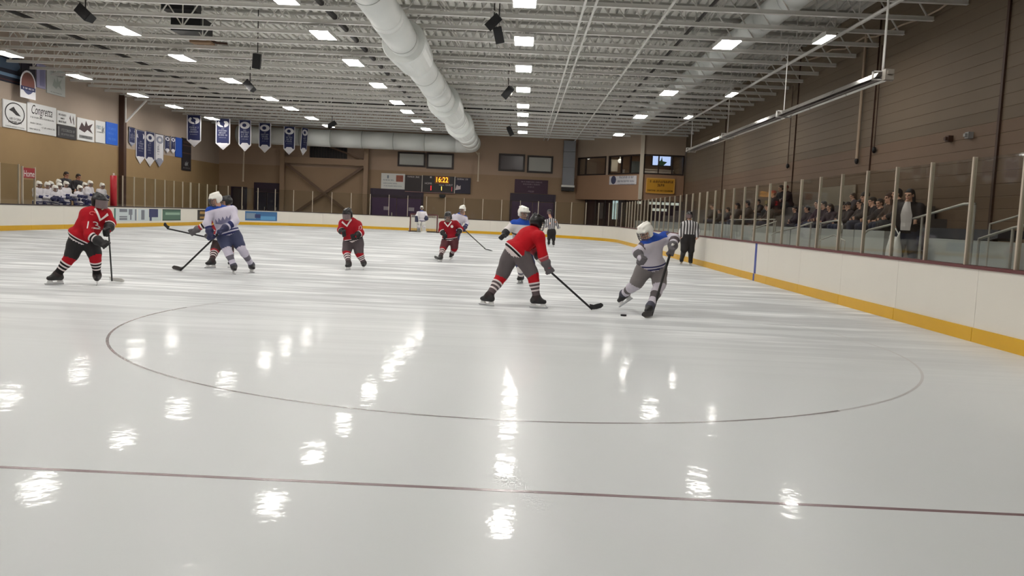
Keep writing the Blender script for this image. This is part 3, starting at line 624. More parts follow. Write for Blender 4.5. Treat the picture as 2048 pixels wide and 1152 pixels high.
# glazed shopfront under the lounge
sf = thing('shopfront', 'dark glazed shopfront under the lounge', 'shopfront', LA+d1*4+np.array([.3, .3, 0]))
In = np.array([.35, .22, 0]); LAs = LA; LA = LA+d1*.75
M_sf = mat('shopfront_brown', (66, 46, 44), .5)
p = MB(); p.add([LA+In+EZ*0, LB+In*1.5, LB+In*1.5+EZ*2.9, LA+In+EZ*2.9, LA+In*1.6, LB+In*2.1, LB+In*2.1+EZ*2.9, LA+In*1.6+EZ*2.9], [(0, 1, 2, 3), (7, 6, 5, 4), (4, 5, 1, 0), (5, 6, 2, 1), (6, 7, 3, 2), (7, 4, 0, 3)]); p.build('back_panel', M_sf, sf)
for k in range(7):
    q = LA+In*.8+d1*(.3+k*1.2); p = MB(); p.bar(q, q+EZ*2.9, .09, .09); p.build('mullion', M_wframe, sf)
for k, (x0_, y0_, x1_, y1_, col, em) in enumerate(((1217, 438, 1229, 401, (190, 214, 214), .5), (1150+38, 437, 1150+50, 405, (90, 84, 84), 0))):
    s0, z0 = on_facade(LA, d1, n1, x0_, y0_); s1, z1 = on_facade(LA, d1, n1, x1_, y1_)
    p = MB(); A_ = LA+In*.75; p.add([A_+d1*s0+EZ*z0, A_+d1*s1+EZ*z0, A_+d1*s1+EZ*z1, A_+d1*s0+EZ*z1, A_+d1*s0+EZ*z0+In*.1, A_+d1*s1+EZ*z0+In*.1, A_+d1*s1+EZ*z1+In*.1, A_+d1*s0+EZ*z1+In*.1], [(0, 1, 2, 3), (7, 6, 5, 4), (4, 5, 1, 0), (5, 6, 2, 1), (6, 7, 3, 2), (7, 4, 0, 3)])
    p.build('lit_door_pane', mat(f'door_pane_{k}', col, .3, noise=.6, scale=3., emit=em or None), sf)
LA = LAs
p = MB(); p.box((LB[0]+.1, 56.2, 0), (XR-.1, 56.4, 2.9)); p.build('back_panel', M_sf, sf)
for k in range(5): p = MB(); x = LB[0]+.3+k*.65; p.box((x-.04, 55.9, 0), (x+.04, 56.0, 2.9)); p.build('mullion', M_wframe, sf)
for k, (x0, x1, z) in enumerate(((14.9, 15.4, 2.75), (15.6, 17.9, 2.75), (16.0, 17.0, 2.3))): p = MB(); p.box((x0, 56.1, z-.1), (x1, 56.19, z+.08)); p.build('lit_strip', mat('shop_light', (220, 224, 214), .5, emit=.9), sf)

# ================================================================ hung from the roof
def heater():
    a, b = onX(1768, 158, 15.0), onX(1380, 303, 15.0); z = 5.02
    t = thing('radiant_heater', 'long silver radiant tube heater hung above the seats', 'heater', (15.0, a[1], z))
    M_refl = mat('heater_reflector', (200, 196, 190), .22, metal=.85)
    L_ = b[1]-a[1]; n = 8
    for i in range(n):
        y0, y1 = a[1]+L_*i/n, a[1]+L_*(i+1)/n-.03
        h = MB(); prof = [(-.22, -.02), (-.12, .12), (.12, .12), (.22, -.02), (.21, -.025), (.115, .112), (-.115, .112), (-.21, -.025)]
        m_ = len(prof); h.add([(15+p[0], y, z+p[1]) for y in (y0, y1) for p in prof], [(i2, (i2+1) % m_, m_+(i2+1) % m_, m_+i2) for i2 in range(m_)]); h.build('reflector_hood', M_refl, t)
    h = MB(); h.tube([(15, a[1]-.2, z), (15, b[1], z)], .05, 10); h.build('heater_tube', mat('heater_tube', (120, 112, 108), .4, metal=.5), t, True)
    h = MB(); h.box((14.9, a[1]-.3, z-.1), (15.1, a[1]-.12, z+.14)); h.box((14.94, a[1]-.34, z+.02), (15.06, a[1]-.3, z+.1)); h.build('burner_box', M_alu, t)
    for i, y in enumerate(np.linspace(a[1]+.1, b[1]-.2, 4)):
        h = MB(); h.tube([(15, y, z+.12), (15, y, ZC)], .028 if i == 0 else .014, 7); h.build('hanger_rod', M_white, t)
        h = MB(); h.box((14.76, y-.03, z-.06), (15.24, y+.03, z-.03)); h.box((14.76, y-.03, z-.05), (14.79, y+.03, z+.16)); h.box((15.21, y-.03, z-.05), (15.24, y+.03, z+.16)); h.box((14.76, y-.03, z+.13), (15.24, y+.03, z+.16)); h.build('hanger_bracket', M_white, t)
heater()
def speaker(x, y, z, rz, tilt, lab, s=.78):
    c = onZ(x, y, z)
    t = thing('loudspeaker', lab, 'loudspeaker', c)
    c0, s0 = math.cos(tilt), math.sin(tilt); cr_, sr_ = math.cos(rz), math.sin(rz); R = np.array([[cr_, 0, sr_], [0, 1, 0], [-sr_, 0, cr_]])@np.array([[1, 0, 0], [0, c0, -s0], [0, s0, c0]])
    def tr(v): return [c+R@(np.array(q)*s) for q in v]
    poly = [(-.2, -.18), (.2, -.18), (.13, .2), (-.13, .2)]
    b = MB(); b.add(tr([(p[0], p[1], zz) for zz in (-.36, .36) for p in poly]), [(3, 2, 1, 0), (4, 5, 6, 7), (0, 1, 5, 4), (1, 2, 6, 5), (2, 3, 7, 6), (3, 0, 4, 7)]); b.build('cabinet', M_black, t)
    b = MB(); b.add(tr([(q[0], -.185-q[2], q[1]) for q in [(-.18, -.34, 0), (.18, -.34, 0), (.18, .34, 0), (-.18, .34, 0), (-.18, -.34, .01), (.18, -.34, .01), (.18, .34, .01), (-.18, .34, .01)]]), [(3, 2, 1, 0), (4, 5, 6, 7), (0, 1, 5, 4), (1, 2, 6, 5), (2, 3, 7, 6), (3, 0, 4, 7)]); b.build('grille', mat('speaker_grille', (34, 34, 36), .7), t)
    b = MB(); u = tr([(-.24, 0, 0), (-.24, .0, .12), (.24, 0, .12), (.24, 0, 0)]); top = c+np.array([0, 0, .45*s]); b.tube([u[0], u[1]+np.array([0, 0, .2]), u[2]+np.array([0, 0, .2]), u[3]], .02, 6); b.build('yoke', M_white, t)
    b = MB(); b.tube([c+np.array([0, 0, .2*s]), (c[0], c[1], ZD-.01)], .02, 6); b.build('drop_rod', M_dark, t)
speaker(171, 27, 6.95, -.9, -.3, 'black wedge loudspeaker hung left of the dark ceiling unit')
speaker(515, 122, 6.95, .15, .3, 'black loudspeaker hung over the left ice, midway along')
speaker(500, 172, 6.95, -.8, -.3, 'black loudspeaker with white yoke left of the middle light row')
speaker(988, 45, 7.0, .8, .2, 'upper of the two black loudspeakers nearest above centre', .66)
speaker(997, 70, 6.75, -.25, .3, 'lower of the two black loudspeakers nearest above centre', .66)
speaker(1016, 185, 6.9, .7, .3, 'small black loudspeaker further along right of the duct')
speaker(664, 250, 6.9, .9, -.5, 'tiny black loudspeaker near the far wall left of the duct')
speaker(1020, 262, 6.9, -.5, .5, 'tiny black loudspeaker near the far wall right of the duct')
# dark unit up between the joists
u0 = onZ(382, 60, 7.75); un = thing('ceiling_unit', 'black box unit with brown pipes tucked among the roof joists', 'fan unit', u0)
p = MB(); p.box((u0[0]-.55, u0[1]-.5, 7.62), (u0[0]+.55, u0[1]+.7, 8.15)); p.build('box', M_black, un)
p = MB(); p.box((u0[0]-.6, u0[1]-1.3, 8.2), (u0[0]+.6, u0[1]-.6, 8.5)); p.build('upper_box', M_black, un)
for k, dx in enumerate((-.7, -.1)): p = MB(); p.tube([(u0[0]+dx, u0[1]+1.2, 7.75), (u0[0]+dx+.25, u0[1]+1.25, 7.66), (u0[0]+dx+.6, u0[1]+1.3, 7.56), (u0[0]+dx+1.0, u0[1]+1.3, 7.54)], .05, 7); p.build('pipe', M_brown, un)
p = MB(); p.box((u0[0]-.45, u0[1]+1.0, 7.5), (u0[0]+.35, u0[1]+1.5, 7.58)); p.build('tray', mat('unit_tan', (150, 120, 92), .6), un)
p = MB(); p.tube([(u0[0], u0[1], 8.1), (u0[0], u0[1], ZD)], .03, 6); p.build('drop_rod', M_dark, un)

# ================================================================ hanging and wall banners
M_bn = mat('banner_navy', (34, 40, 84), .75); M_bw = mat('banner_white', (224, 222, 226), .75); M_bg = mat('banner_grey', (150, 152, 168), .75); M_bb = mat('banner_blue', (40, 84, 180), .75)
def pennant(loc, w_, h, rz, label, seed, group, field=M_bn, body=M_bw, curl=0., top=True):
    """swallow-pointed championship banner facing local -Y, hung from its top edge at loc"""
    t = thing('championship_banner', label, 'banner', loc, group, rz)
    def place(mb, poly, off, m, nm, th=.006):
        vs = []; n = len(poly)
        for o in (off, off+th):
            for (x, z) in poly: vs.append((x, -o+curl*(z/h)**2*.25+.03*math.sin(3*x/w_+seed), z))
        mb.add(vs, [tuple(range(n)), tuple(reversed(range(n, 2*n)))]+[((i+1) % n, i, n+i, n+(i+1) % n) for i in range(n)])
        me = mb.mesh(nm); ob = link(nm, me, m, t); return ob
    pt = h*.2
    out = [(-w_/2, 0), (-w_/2, -h+pt), (0, -h), (w_/2, -h+pt), (w_/2, 0)]
    k = .86
    place(MB(), out, 0, body, 'border'); place(MB(), [(x*k, min(-.02, z*.955-.01)) for x, z in out], .008, field, 'field')
    if top:
        el_ = [(w_*.4*math.cos(a), -h*.17+h*.115*math.sin(a)) for a in np.linspace(0, 2*PI, 18, False)]; place(MB(), el_, .016, body, 'emblem_oval')
        e2 = [(w_*.18*math.cos(a)-w_*.04, -h*.17+h*.06*math.sin(a)) for a in np.linspace(0, 2*PI, 7, False)]; place(MB(), e2, .024, field, 'emblem')
    place(MB(), [(-w_*.36, -h*.80), (-w_*.36, -h*.83), (0, -h*.95), (w_*.36, -h*.83), (w_*.36, -h*.80), (w_*.2, -h*.73), (-w_*.2, -h*.73)], .016, body, 'crest')
    c2 = MB()
    for q, (z, ww, hh) in enumerate(((-.33, .25, .035), (-.39, .6, .05), (-.46, .5, .05), (-.53, .6, .05), (-.61, .5, .02))): scribble(c2, (0, -.02, z*h), (1, 0, 0), (0, 0, 1), w_*ww, h*hh, seed*7+q, .0)
    tag(link('lettering', c2.mesh('lettering'), M_bg if field is M_bn else M_bn, t), kind='stuff')
    b = MB(); b.tube([(-w_/2, 0, .01), (w_/2, 0, .01)], .018, 6); rod = link('rod', b.mesh('rod'), M_dark, t)
    return t
tops = ((388, 230, 27, 63, .1), (446, 237, 28, 62, .1), (490, 240, 25, 62, .05), (530, 246, 24, 59, .05), (579, 253, 21, 56, .25))
for i, (x, y, wp, hp_, rz) in enumerate(tops):
    c = onZ(x, y, 7.2); k = (c-CAM)@CF/FPX
    pennant(c, wp*k*1.05, hp_*k*1.0, rz-.1, f'hanging navy championship banner with white oval, {("leftmost","second from left","third from left","fourth from left","fifth from left")[i]} of the row', i+1, 'navy banners hung from the roof', curl=.3)
    p = MB(); p.tube([c, (c[0], c[1], ZD-.01)], .01, 5); p.build('cord', M_dark, [o for o in COL.objects if o.name.startswith('championship_banner')][-1])
c = onY(610, 256, 58.7); k = (c-CAM)@CF/FPX; pennant(c, .9, 2.0, 1.35, 'hanging pale banner turned edge-on beside the far duct', 9, 'navy banners hung from the roof', curl=.5)
# wall pennants on the left wall beyond the column: thin things flat on the wall facing +X
EYm = np.array([0, 1., 0])
def wall_pos(x, y): q = onX(x, y, XL+.04); return q
for i, (x0, x1, y0, y1, fld, bod, lab) in enumerate(((257, 270, 254, 293, M_bn, M_bg, 'leftmost navy wall pennant with a white shield, partly behind the next'), (272, 289, 259, 328, M_bn, M_bw, 'tall navy wall pennant with white shield, second from left'), (291, 308, 262, 333, M_bn, M_bw, 'tall navy wall pennant with white shield, third from left'), (310, 326, 267, 334, M_bw, M_bg, 'tall white wall pennant between the navy ones'), (328, 339, 271, 306, M_bn, M_bw, 'small navy wall pennant right of the white one'), (340, 351, 273, 307, M_bn, M_bw, 'small navy wall pennant beside the blue wall banner'))):
    a = wall_pos(x0, y0); b = wall_pos(x1, y0+4); zt = a[2]; zb = wall_pos((x0+x1)/2, y1)[2]
    pennant((XL+.06, (a[1]+b[1])/2, zt), b[1]-a[1], zt-zb, PI/2, lab, 20+i, 'pennants on the tan wall', fld, bod)
def wall_ad(x0, x1, yt, yb, m, name, lab, deco=None, X=XL, cat='banner', th=.05, slope=0):
    a, b = onX(x0, yt, X+th), onX(x1, yt, X+th); z1 = a[2]; z0 = onX(x0, yb, X+th)[2]
    t = thing(name, lab, cat, (X+.01, (a[1]+b[1])/2, z0)); p = MB(); p.box((X+.005, a[1]+.03, z0), (X+th, b[1]-.03, z1)); p.build('sheet', m, t)
    c = np.array([X+th+.002, (a[1]+b[1])/2, (z0+z1)/2]); W, H = b[1]-a[1], z1-z0
    for q, (kind, u, v, w_, h_, mm, sd) in enumerate(deco or []):
        o = c+EYm*u*W+EZ*v*H; d = MB(); nm = kind
        if kind == 'lettering': scribble(d, o, EYm, EZ, w_*W, h_*H, sd)
        elif kind == 'text': add_text(d, sd[0], o, EYm, EZ, h_*H, sx=sd[1], shear=sd[2]); nm = 'lettering'
        elif kind == 'ring':
            n = 28; d.add([o+EYm*w_*W*r*math.cos(2*PI*i/n)+EZ*h_*H*r*math.sin(2*PI*i/n)+np.array([.003, 0, 0]) for r in (1, .9) for i in range(n)], [(i, (i+1) % n, n+(i+1) % n, n+i) for i in range(n)])
        elif kind == 'blob': d.add([o+EYm*w_*W*px_+EZ*h_*H*pz_+np.array([.003, 0, 0]) for px_, pz_ in sd], [tuple(range(len(sd)))]); nm = 'mark'
        else: d.box((o[0]-.001, o[1]-w_*W/2, o[2]-h_*H/2), (o[0]+.004, o[1]+w_*W/2, o[2]+h_*H/2)); nm = 'block'
        ob = d.build(nm, mm, t)
        if nm == 'lettering': tag(ob, kind='stuff')
    return t
M_pw = mat('print_white', (222, 222, 222), .7); M_pk = mat('print_black', (44, 40, 42), .7); M_pg = mat('print_midgrey', (130, 130, 130), .7); M_pb = mat('print_brown', (70, 52, 54), .7)
leaf = [(-.5, .1), (-.1, .5), (.05, .2), (.5, -.4), (.1, -.35), (-.2, -.05)]
star = [(-.5, -.3), (-.3, .3), (-.1, .0), (0, .5), (.15, .1), (.5, .35), (.3, -.1), (.5, -.5), (.1, -.25), (-.1, -.5)]
wall_ad(5, 53, 197, 253, M_pw, 'wall_advert', 'white wall advert with a large round stamp emblem', [('ring', 0, .05, .42, .4, M_pk, 0), ('blob', 0, .12, .5, .35, M_pk, leaf), ('lettering', 0, -.15, .5, .08, M_pk, 1), ('lettering', 0, -.27, .55, .08, M_pk, 2), ('lettering', 0, -.44, .8, .04, M_pg, 3)])
wall_ad(54, 113, 203, 263, M_pw, 'wall_advert', 'white wall advert with dark script lettering', [('text', -.02, .27, .6, .44, M_pk, ('Congretta', .72, .3)), ('lettering', 0, .02, .8, .05, M_pg, 5), ('lettering', -.2, -.18, .4, .05, M_pg, 6), ('lettering', .2, -.28, .45, .05, M_pg, 7), ('lettering', -.25, -.38, .35, .05, M_pg, 8)])
wall_ad(114, 152, 220, 247, M_pw, 'wall_advert', 'small white wall advert above the black one', [('lettering', -.22, .22, .4, .13, M_pk, 11), ('lettering', -.22, -.05, .2, .1, M_pk, 12), ('lettering', -.22, -.3, .4, .13, M_pk, 13), ('blob', .2, 0, .12, .7, M_pb, leaf), ('blob', .36, -.05, .1, .8, M_pb, leaf)])
wall_ad(114, 153, 248, 274, mat('print_dark', (48, 46, 50), .6), 'wall_advert', 'small black wall advert with grey lettering', [('lettering', .05, .12, .7, .22, M_pg, 15), ('lettering', .05, -.2, .7, .16, M_pg, 16), ('block', -.42, 0, .05, .7, M_pg, 0)])
wall_ad(154, 189, 234, 279, M_pw, 'wall_advert', 'white wall advert with a dark leaping mascot mark', [('blob', 0, .15, .8, .55, M_pb, star), ('block', 0, -.33, .75, .14, M_pg, 0), ('lettering', 0, -.33, .6, .07, M_pw, 18)])
wall_ad(191, 211, 240, 284, M_pw, 'wall_advert', 'narrow white wall advert with faint blue-grey print', [('lettering', -.1, .2, .6, .16, mat('print_teal', (140, 160, 168), .7), 19), ('blob', .25, .15, .3, .35, M_pg, star), ('lettering', 0, -.02, .7, .05, M_pg, 20)])
wall_ad(212, 236, 243, 287, mat('advert_blue', (30, 100, 214), .6), 'wall_advert', 'bright blue wall advert at the end of the row by the column', [('lettering', 0, .22, .6, .1, mat('print_blue', (90, 150, 240), .6), 25), ('lettering', 0, 0, .6, .08, MATS['print_blue'], 26), ('lettering', 0, -.25, .6, .1, MATS['print_blue'], 27)])
M_bkn = mat('banner_blacknavy', (22, 24, 44), .7); M_stl = mat('banner_steel', (74, 92, 116), .7)
wall_ad(-24, 41, 98, 154, M_bkn, 'large_banner', 'large dark navy banner with steel-blue shape, high on the tan wall', [('blob', .1, .18, .8, .4, M_stl, [(-.5, -.5), (-.5, .5), (.4, .4), (.5, 0), (.35, -.45)]), ('block', 0, -.22, 1., .12, mat('banner_sky', (120, 150, 180), .7), 0), ('block', 0, -.42, 1., .05, mat('banner_maroon', (70, 30, 34), .7), 0)])
wall_ad(42, 72, 118, 178, mat('banner_plum', (34, 26, 44), .7), 'large_banner', 'dark plum banner behind the arched white-edged banner')
# arched banner hanging in front
def arched():
    X = XL+.35; a, b = onX(40, 150, X), onX(71, 150, X); zt = onX(55, 141, X)[2]; zb = onX(55, 197, X)[2]; yc = (a[1]+b[1])/2; W, H = b[1]-a[1], zt-zb
    t = thing('arched_banner', 'white-edged arched banner with brown field and navy ribbon', 'banner', (X, yc, zb))
    def ap(k, z0, off, m, nm):
        r = W/2*k; pts = [(-r, z0), (r, z0)]+[(r*math.cos(q), zt-zb-W/2+r*1.0*math.sin(q)) for q in np.linspace(0, PI, 12)]
        d = MB(); d.prism(pts, (X+off, yc, zb), EYm, EZ, .006); return d.build(nm, m, t)
    ap(1., 0, 0, M_bw, 'edge'); ap(.86, H*.36, .008, mat('banner_brick', (116, 70, 62), .7), 'field')
    d = MB(); d.box((X+.008, yc-W*.46, zb+H*.28), (X+.02, yc+W*.46, zb+H*.42)); d.build('ribbon', M_bn, t)
    d = MB(); d.prism([(-.32*W, .28*H), (-.15*W, .18*H), (0, .14*H), (.15*W, .18*H), (.32*W, .28*H)], (X+.014, yc, zb), EYm, EZ, .004); d.build('shield', mat('banner_slate', (78, 84, 120), .7), t)
    d = MB(); scribble(d, (X+.022, yc, zb+H*.35), EYm, EZ, W*.7, H*.06, 44); tag(d.build('lettering', M_bw, t), kind='stuff')
    d = MB(); d.tube([(X, yc, zt), (X, yc, ZC)], .012, 5); d.build('cord', M_dark, t)
arched()
wall_ad(73, 92, 125, 174, mat('banner_lilac', (150, 146, 176), .7), 'large_banner', 'narrow lilac-grey banner right of the arched banner', [('block', .1, -.05, .5, .7, mat('banner_lilac_dark', (124, 122, 156), .7), 0)])
wall_ad(93, 131, 132, 185, mat('banner_pale', (186, 188, 184), .7), 'large_banner', 'pale grey wall banner with faint print, rightmost of the upper group', [('lettering', .05, .25, .6, .06, M_pg, 51), ('blob', .05, -.02, .5, .5, mat('banner_pale_mark', (156, 162, 156), .7), star), ('lettering', 0, -.42, .6, .04, M_pg, 52)])
wall_ad(351, 366, 274, 313, M_bb, 'wall_banner', 'plain blue wall banner beside the small pennants')
wall_ad(364, 383, 275, 340, mat('banner_charcoal', (38, 32, 36), .7), 'wall_banner', 'tall dark wall banner with stacked panels at the end of the pennants', [('block', 0, .28, .9, .02, mat('rule_brown', (96, 70, 60), .7), 0), ('block', 0, .04, .9, .02, MATS['rule_brown'], 0), ('lettering', 0, .38, .7, .06, MATS['rule_brown'], 61), ('blob', 0, -.28, .4, .18, M_pg, star), ('lettering', 0, -.42, .7, .05, M_pg, 62)])

# ---------------------------------------------------------------- adverts on the boards
def s_left(x, y, z=.6):
    """distance along the boards where the pixel meets them (left straight and far left corner)"""
    best = None
    r = ray(x, y)
    for s in np.arange(L1+LC+L2, S_LEFT+28, .02):
        px_, py_ = path(s)[:2]; d = np.array([px_, py_])-CAM[:2]; cr = abs(d[0]*r[1]-d[1]*r[0])/np.linalg.norm(d)
        if best is None or cr < best[0]: best = (cr, s)
    return best[1]
def board_ad(x0, x1, m, lab, deco=(), z0=.3, z1=.93):
    sa, sb2 = s_left(x1, 430), s_left(x0, 430); mx_, my_ = path((sa+sb2)/2)[:2]
    t = thing('board_advert', lab, 'sign', (mx_, my_, z0)); sweep(sa, sb2, .006, -.01, z0, z1).build('sheet', m, t)
    for (u0, u1, v0, v1, mm) in deco:                                  # u runs left to right in view
        sweep(sb2-(sb2-sa)*u1, sb2-(sb2-sa)*u0, .011, 0, z0+(z1-z0)*v0, z0+(z1-z0)*v1).build('mark', mm, t)
M_adw = mat('advert_white', (206, 216, 218), .5); M_adg = mat('advert_grey', (120, 124, 134), .5); M_adn = mat('advert_navy', (52, 60, 104), .5); M_adt = mat('advert_teal', (70, 120, 112), .5)
board_ad(228, 274, M_adw, 'pale board advert with small grey marks right of the red post', [(.0, .06, 0, 1, M_adt), (.22, .55, .72, .95, M_adg), (.22, .55, .3, .4, M_adg), (.22, .55, .1, .25, M_adg), (.62, .78, .5, .95, M_adg), (.68, .74, .1, .5, M_adg), (.9, .96, .05, .95, M_adg)])
board_ad(276, 297, M_adw, 'narrow white board advert with one grey figure', [(.3, .6, .1, .9, M_adg)])
board_ad(298, 323, mat('advert_pale', (196, 210, 208), .5), 'white board advert with a navy block', [(.0, .7, .3, 1., M_adn), (.05, .2, 0, .3, M_adn)])
board_ad(325, 361, mat('advert_green', (84, 116, 100), .5), 'dark green board advert with pale band', [(.15, .95, .5, .72, mat('advert_mint', (150, 180, 160), .5)), (0, 1, .9, 1, mat('advert_dkgreen', (54, 80, 72), .5)), (0, 1, 0, .1, MATS['advert_dkgreen'])])
board_ad(395, 418, mat('advert_black', (52, 44, 36), .5), 'dark board advert with gold marks behind the white player', [(.2, .7, .6, .85, mat('advert_gold', (170, 134, 70), .5)), (.2, .8, .15, .35, MATS['advert_gold'])])
board_ad(490, 554, mat('advert_blue2', (64, 112, 160), .5), 'blue board advert on the curved end boards', [(0.03, .35, .2, .8, mat('advert_sky', (130, 150, 170), .5)), (.5, .95, .1, .5, mat('advert_lblue', (96, 156, 200), .5)), (.25, .5, .3, .7, M_adn)])

# ================================================================ goal
gl = thing('hockey_goal', 'hockey goal with white netting at the far end', 'goal', (0, 54.4, 0))
M_goal = mat('goal_frame', (92, 40, 42), .5)
for sx in (-1, 1): p = MB(); p.tube([(sx*.93, 54.25, 0), (sx*.93, 54.25, 1.22)], .04, 8); p.build('post', M_goal, gl)
p = MB(); p.tube([(-.93, 54.25, 1.22), (.93, 54.25, 1.22)], .04, 8); p.build('crossbar', M_goal, gl)
p = MB(); p.tube([(-.93, 54.25, .03), (-1.1, 54.9, .03), (-.7, 55.3, .03), (.7, 55.3, .03), (1.1, 54.9, .03), (.93, 54.25, .03)], .04, 8); p.build('base_rail', mat('goal_base', (54, 44, 46), .5), gl)
M_net = mat('net_white', (226, 222, 214), .8)
nt = MB(); back = [(-.93, 54.25), (-1.1, 54.9), (-.7, 55.3), (.7, 55.3), (1.1, 54.9), (.93, 54.25)]
cum = [0]; 
for a, b in zip(back[:-1], back[1:]): cum.append(cum[-1]+math.hypot(b[0]-a[0], b[1]-a[1]))
def bk(u):
    for i in range(5):
        if u <= cum[i+1]+1e-9: t_ = (u-cum[i])/(cum[i+1]-cum[i]); return back[i][0]+(back[i+1][0]-back[i][0])*t_, back[i][1]+(back[i+1][1]-back[i][1])*t_
    return back[-1]
for u in np.linspace(0.02, cum[-1]-.02, 44):
    x, y = bk(u); xt, yt = max(-.93, min(.93, x*.88)), 54.25+(y-54.25)*.45; nt.bar((x, y, .03), (xt, yt, 1.22), .014, .014)
for z in np.linspace(.1, 1.2, 14):
    f = 1-z/1.22*.55; pts = []
    for u in np.linspace(0, cum[-1], 24): x, y = bk(u); pts.append((x*(1-.12*z/1.22), 54.25+(y-54.25)*f, z))
    for a, b in zip(pts[:-1], pts[1:]): nt.bar(a, b, .014, .014)
tag(nt.build('netting', M_net, gl), kind='stuff')

# ================================================================ spectator stands on the right
M_riser = mat('stand_grey', (176, 178, 176), .7, noise=.05, scale=2.)
M_tier = mat('tier_dark', (96, 88, 84), .8, noise=.1, scale=2.); M_seat = mat('bench_plank', (84, 76, 76), .6)
p = MB(); p.box((13.2, 0, -.03), (14.55, 54.5, .6)); struct(p.build('floor_walkway', M_conc))
stand = thing('bleachers', 'grey stepped bleachers behind the side glass', 'bleachers', (16.2, 26, 0))
yy = [4.0, 8.2, 12.2, 14.0, 15.7, 18.0, 20.4, 22.0, 26.5, 31.0, 36, 42, 48, 54]
for a, b in zip(yy[:-1], yy[1:]):
    gap = .04
    if (a, b) in ((12.2, 14.0),): continue                            # stair opening
    p = MB(); p.box((14.55, a+gap, -.03), (14.75, b-gap, 1.46 if a > 13 else 1.36)); p.build('front_panel', M_riser, stand)
ts = (13.2, 15.0, 16.9, 18.8)
for k, (x0, z) in enumerate(((14.75, 1.08), (15.6, 1.45), (16.45, 1.82), (17.25, 2.19))):
    p = MB(); p.box((x0, ts[k], -.03), (min(x0+.85, XR-.1), 54.4, z)); p.build('tier', M_tier, stand)
    if k: p = MB(); p.box((x0+.02, ts[k]+.1, z), (x0+.32, 54.4, z+.06)); p.build('bench_plank', M_seat, stand)
M_rail = mat('rail_steel', (190, 186, 180), .35, metal=.5)
def rail(pts, lab, r=.024, posts=()):
    pts = [np.array(q, float) for q in pts]
    t = thing('handrail', lab, 'handrail', (pts[0][0], pts[0][1], 0)); p = MB(); p.tube(pts, r, 8); p.build('rail', M_rail, t, True)
    for q, zb in posts: p = MB(); p.tube([(q[0], q[1], zb), q], r, 8); p.build('post', M_rail, t)
X = 14.35
def rx(x, y, X_=14.35): return onX(x, y, X_)
a = rx(1727, 478); rail([(a[0], a[1], .6), a, rx(1730, 466), rx(1737, 460), rx(1775, 451), rx(1842, 433), rx(1928, 408), rx(1950, 408)], 'bent steel handrail rising past the standing woman', posts=((rx(1845, 432), .6), (rx(1950, 410), .6)))
rail([rx(1958, 478), rx(2026, 456), rx(2050, 451), rx(2090, 440)], 'steel handrail at the near end of the stands, lower one', posts=((rx(2026, 457), .6), (rx(1958, 479), .6), (rx(2090, 441), .6)))
rail([rx(1980, 448), rx(2022, 436), rx(2060, 424)], 'thin dark upper handrail at the near end of the stands', .015, posts=((rx(1980, 449), .6), (rx(2060, 425), .6)))
rail([rx(1544, 470), rx(1548, 466), rx(1600, 453), rx(1625, 445)], 'steel handrail among the seated crowd', posts=((rx(1546, 469), .6), (rx(1622, 446), .6)))
rail([rx(1640, 447), rx(1673, 441), rx(1682, 443), rx(1685, 452), rx(1683, 466)], 'curved steel rail end beside the aisle', posts=((rx(1642, 447), .6), (rx(1683, 465), .6)))
rail([rx(1505, 458), rx(1552, 443)], 'short steel handrail further along the crowd', posts=((rx(1506, 458), .6), (rx(1551, 444), .6)))
rail([rx(1460, 439), rx(1550, 439)], 'level steel rail along the back of the first row', .018, posts=((rx(1462, 439), .6), (rx(1548, 439), .6)))
rail([rx(1640, 480), rx(1668, 470), rx(1690, 482)], 'low steel rail bent over the front panel', .018, posts=((rx(1641, 480), .6), (rx(1690, 482), .6)))
# dark padded bench and the white bag near the stair
p = MB(); a = onX(1850, 452, 14.9); b = onX(2012, 449, 14.9)
for k in range(1): pass
y0, y1 = min(a[1], b[1]), max(a[1], b[1]); tb = thing('padded_bench', 'long dark padded bench behind the glass near the camera', 'bench', (14.95, (y0+y1)/2, 1.36))
p = MB(); p.prism([(y0, 1.42), (y0+.3, 1.37), (y1-.4, 1.37), (y1, 1.45), (y1, 1.56), (y0, 1.56)], (14.78, 0, 0), (0, 1, 0), (0, 0, 1), .45); p.build('seat', mat('pad_charcoal', (64, 62, 68), .6), tb)
p = MB(); p.box((14.82, y0+.2, 1.08), (14.9, y1-.2, 1.42)); p.build('base', M_dark, tb)
# wall fittings on the right wall
def conduit(x0, y0, x1, y1, m, lab, r=.03, knob=True):
    a, b = onX(x0, y0, XR-.08), onX(x1, y1, XR-.08); a[1] = b[1]
    t = thing('wall_conduit', lab, 'conduit', b); p = MB(); p.tube([b, a], r, 8); p.build('pipe', m, t)
    if knob: p = MB(); p.sphere(b, (.07, .07, .11), 8); p.build('end_cap', M_black, t, True)
conduit(1731, 60, 1713, 322, mat('conduit_cream', (180, 160, 138), .5), 'pale vertical pipe with black end on the siding wall', .05)
conduit(1762, 92, 1748, 300, M_brown, 'thin dark vertical cord with black knob right of the pale pipe', .018)
conduit(1590, 170, 1575, 332, M_brown, 'thin dark cord with black knob left of the pale pipe', .018)
for k, (x, y, lab) in enumerate(((1901, 277, 'small dark wall box left of the siding joint'), (1941, 270, 'small pale wall box right of the siding joint'))):
    c = onX(x, y, XR-.03); p = MB(); p.box((c[0]-.1, c[1]-.09, c[2]-.09), (c[0]+.03, c[1]+.09, c[2]+.07)); p.box((c[0]-.16, c[1]-.05, c[2]-.05), (c[0]-.1, c[1]+.05, c[2]+.03)); tag(p.build('wall_box', M_brown if k == 0 else M_conc, loc=c), lab, 'wall box')
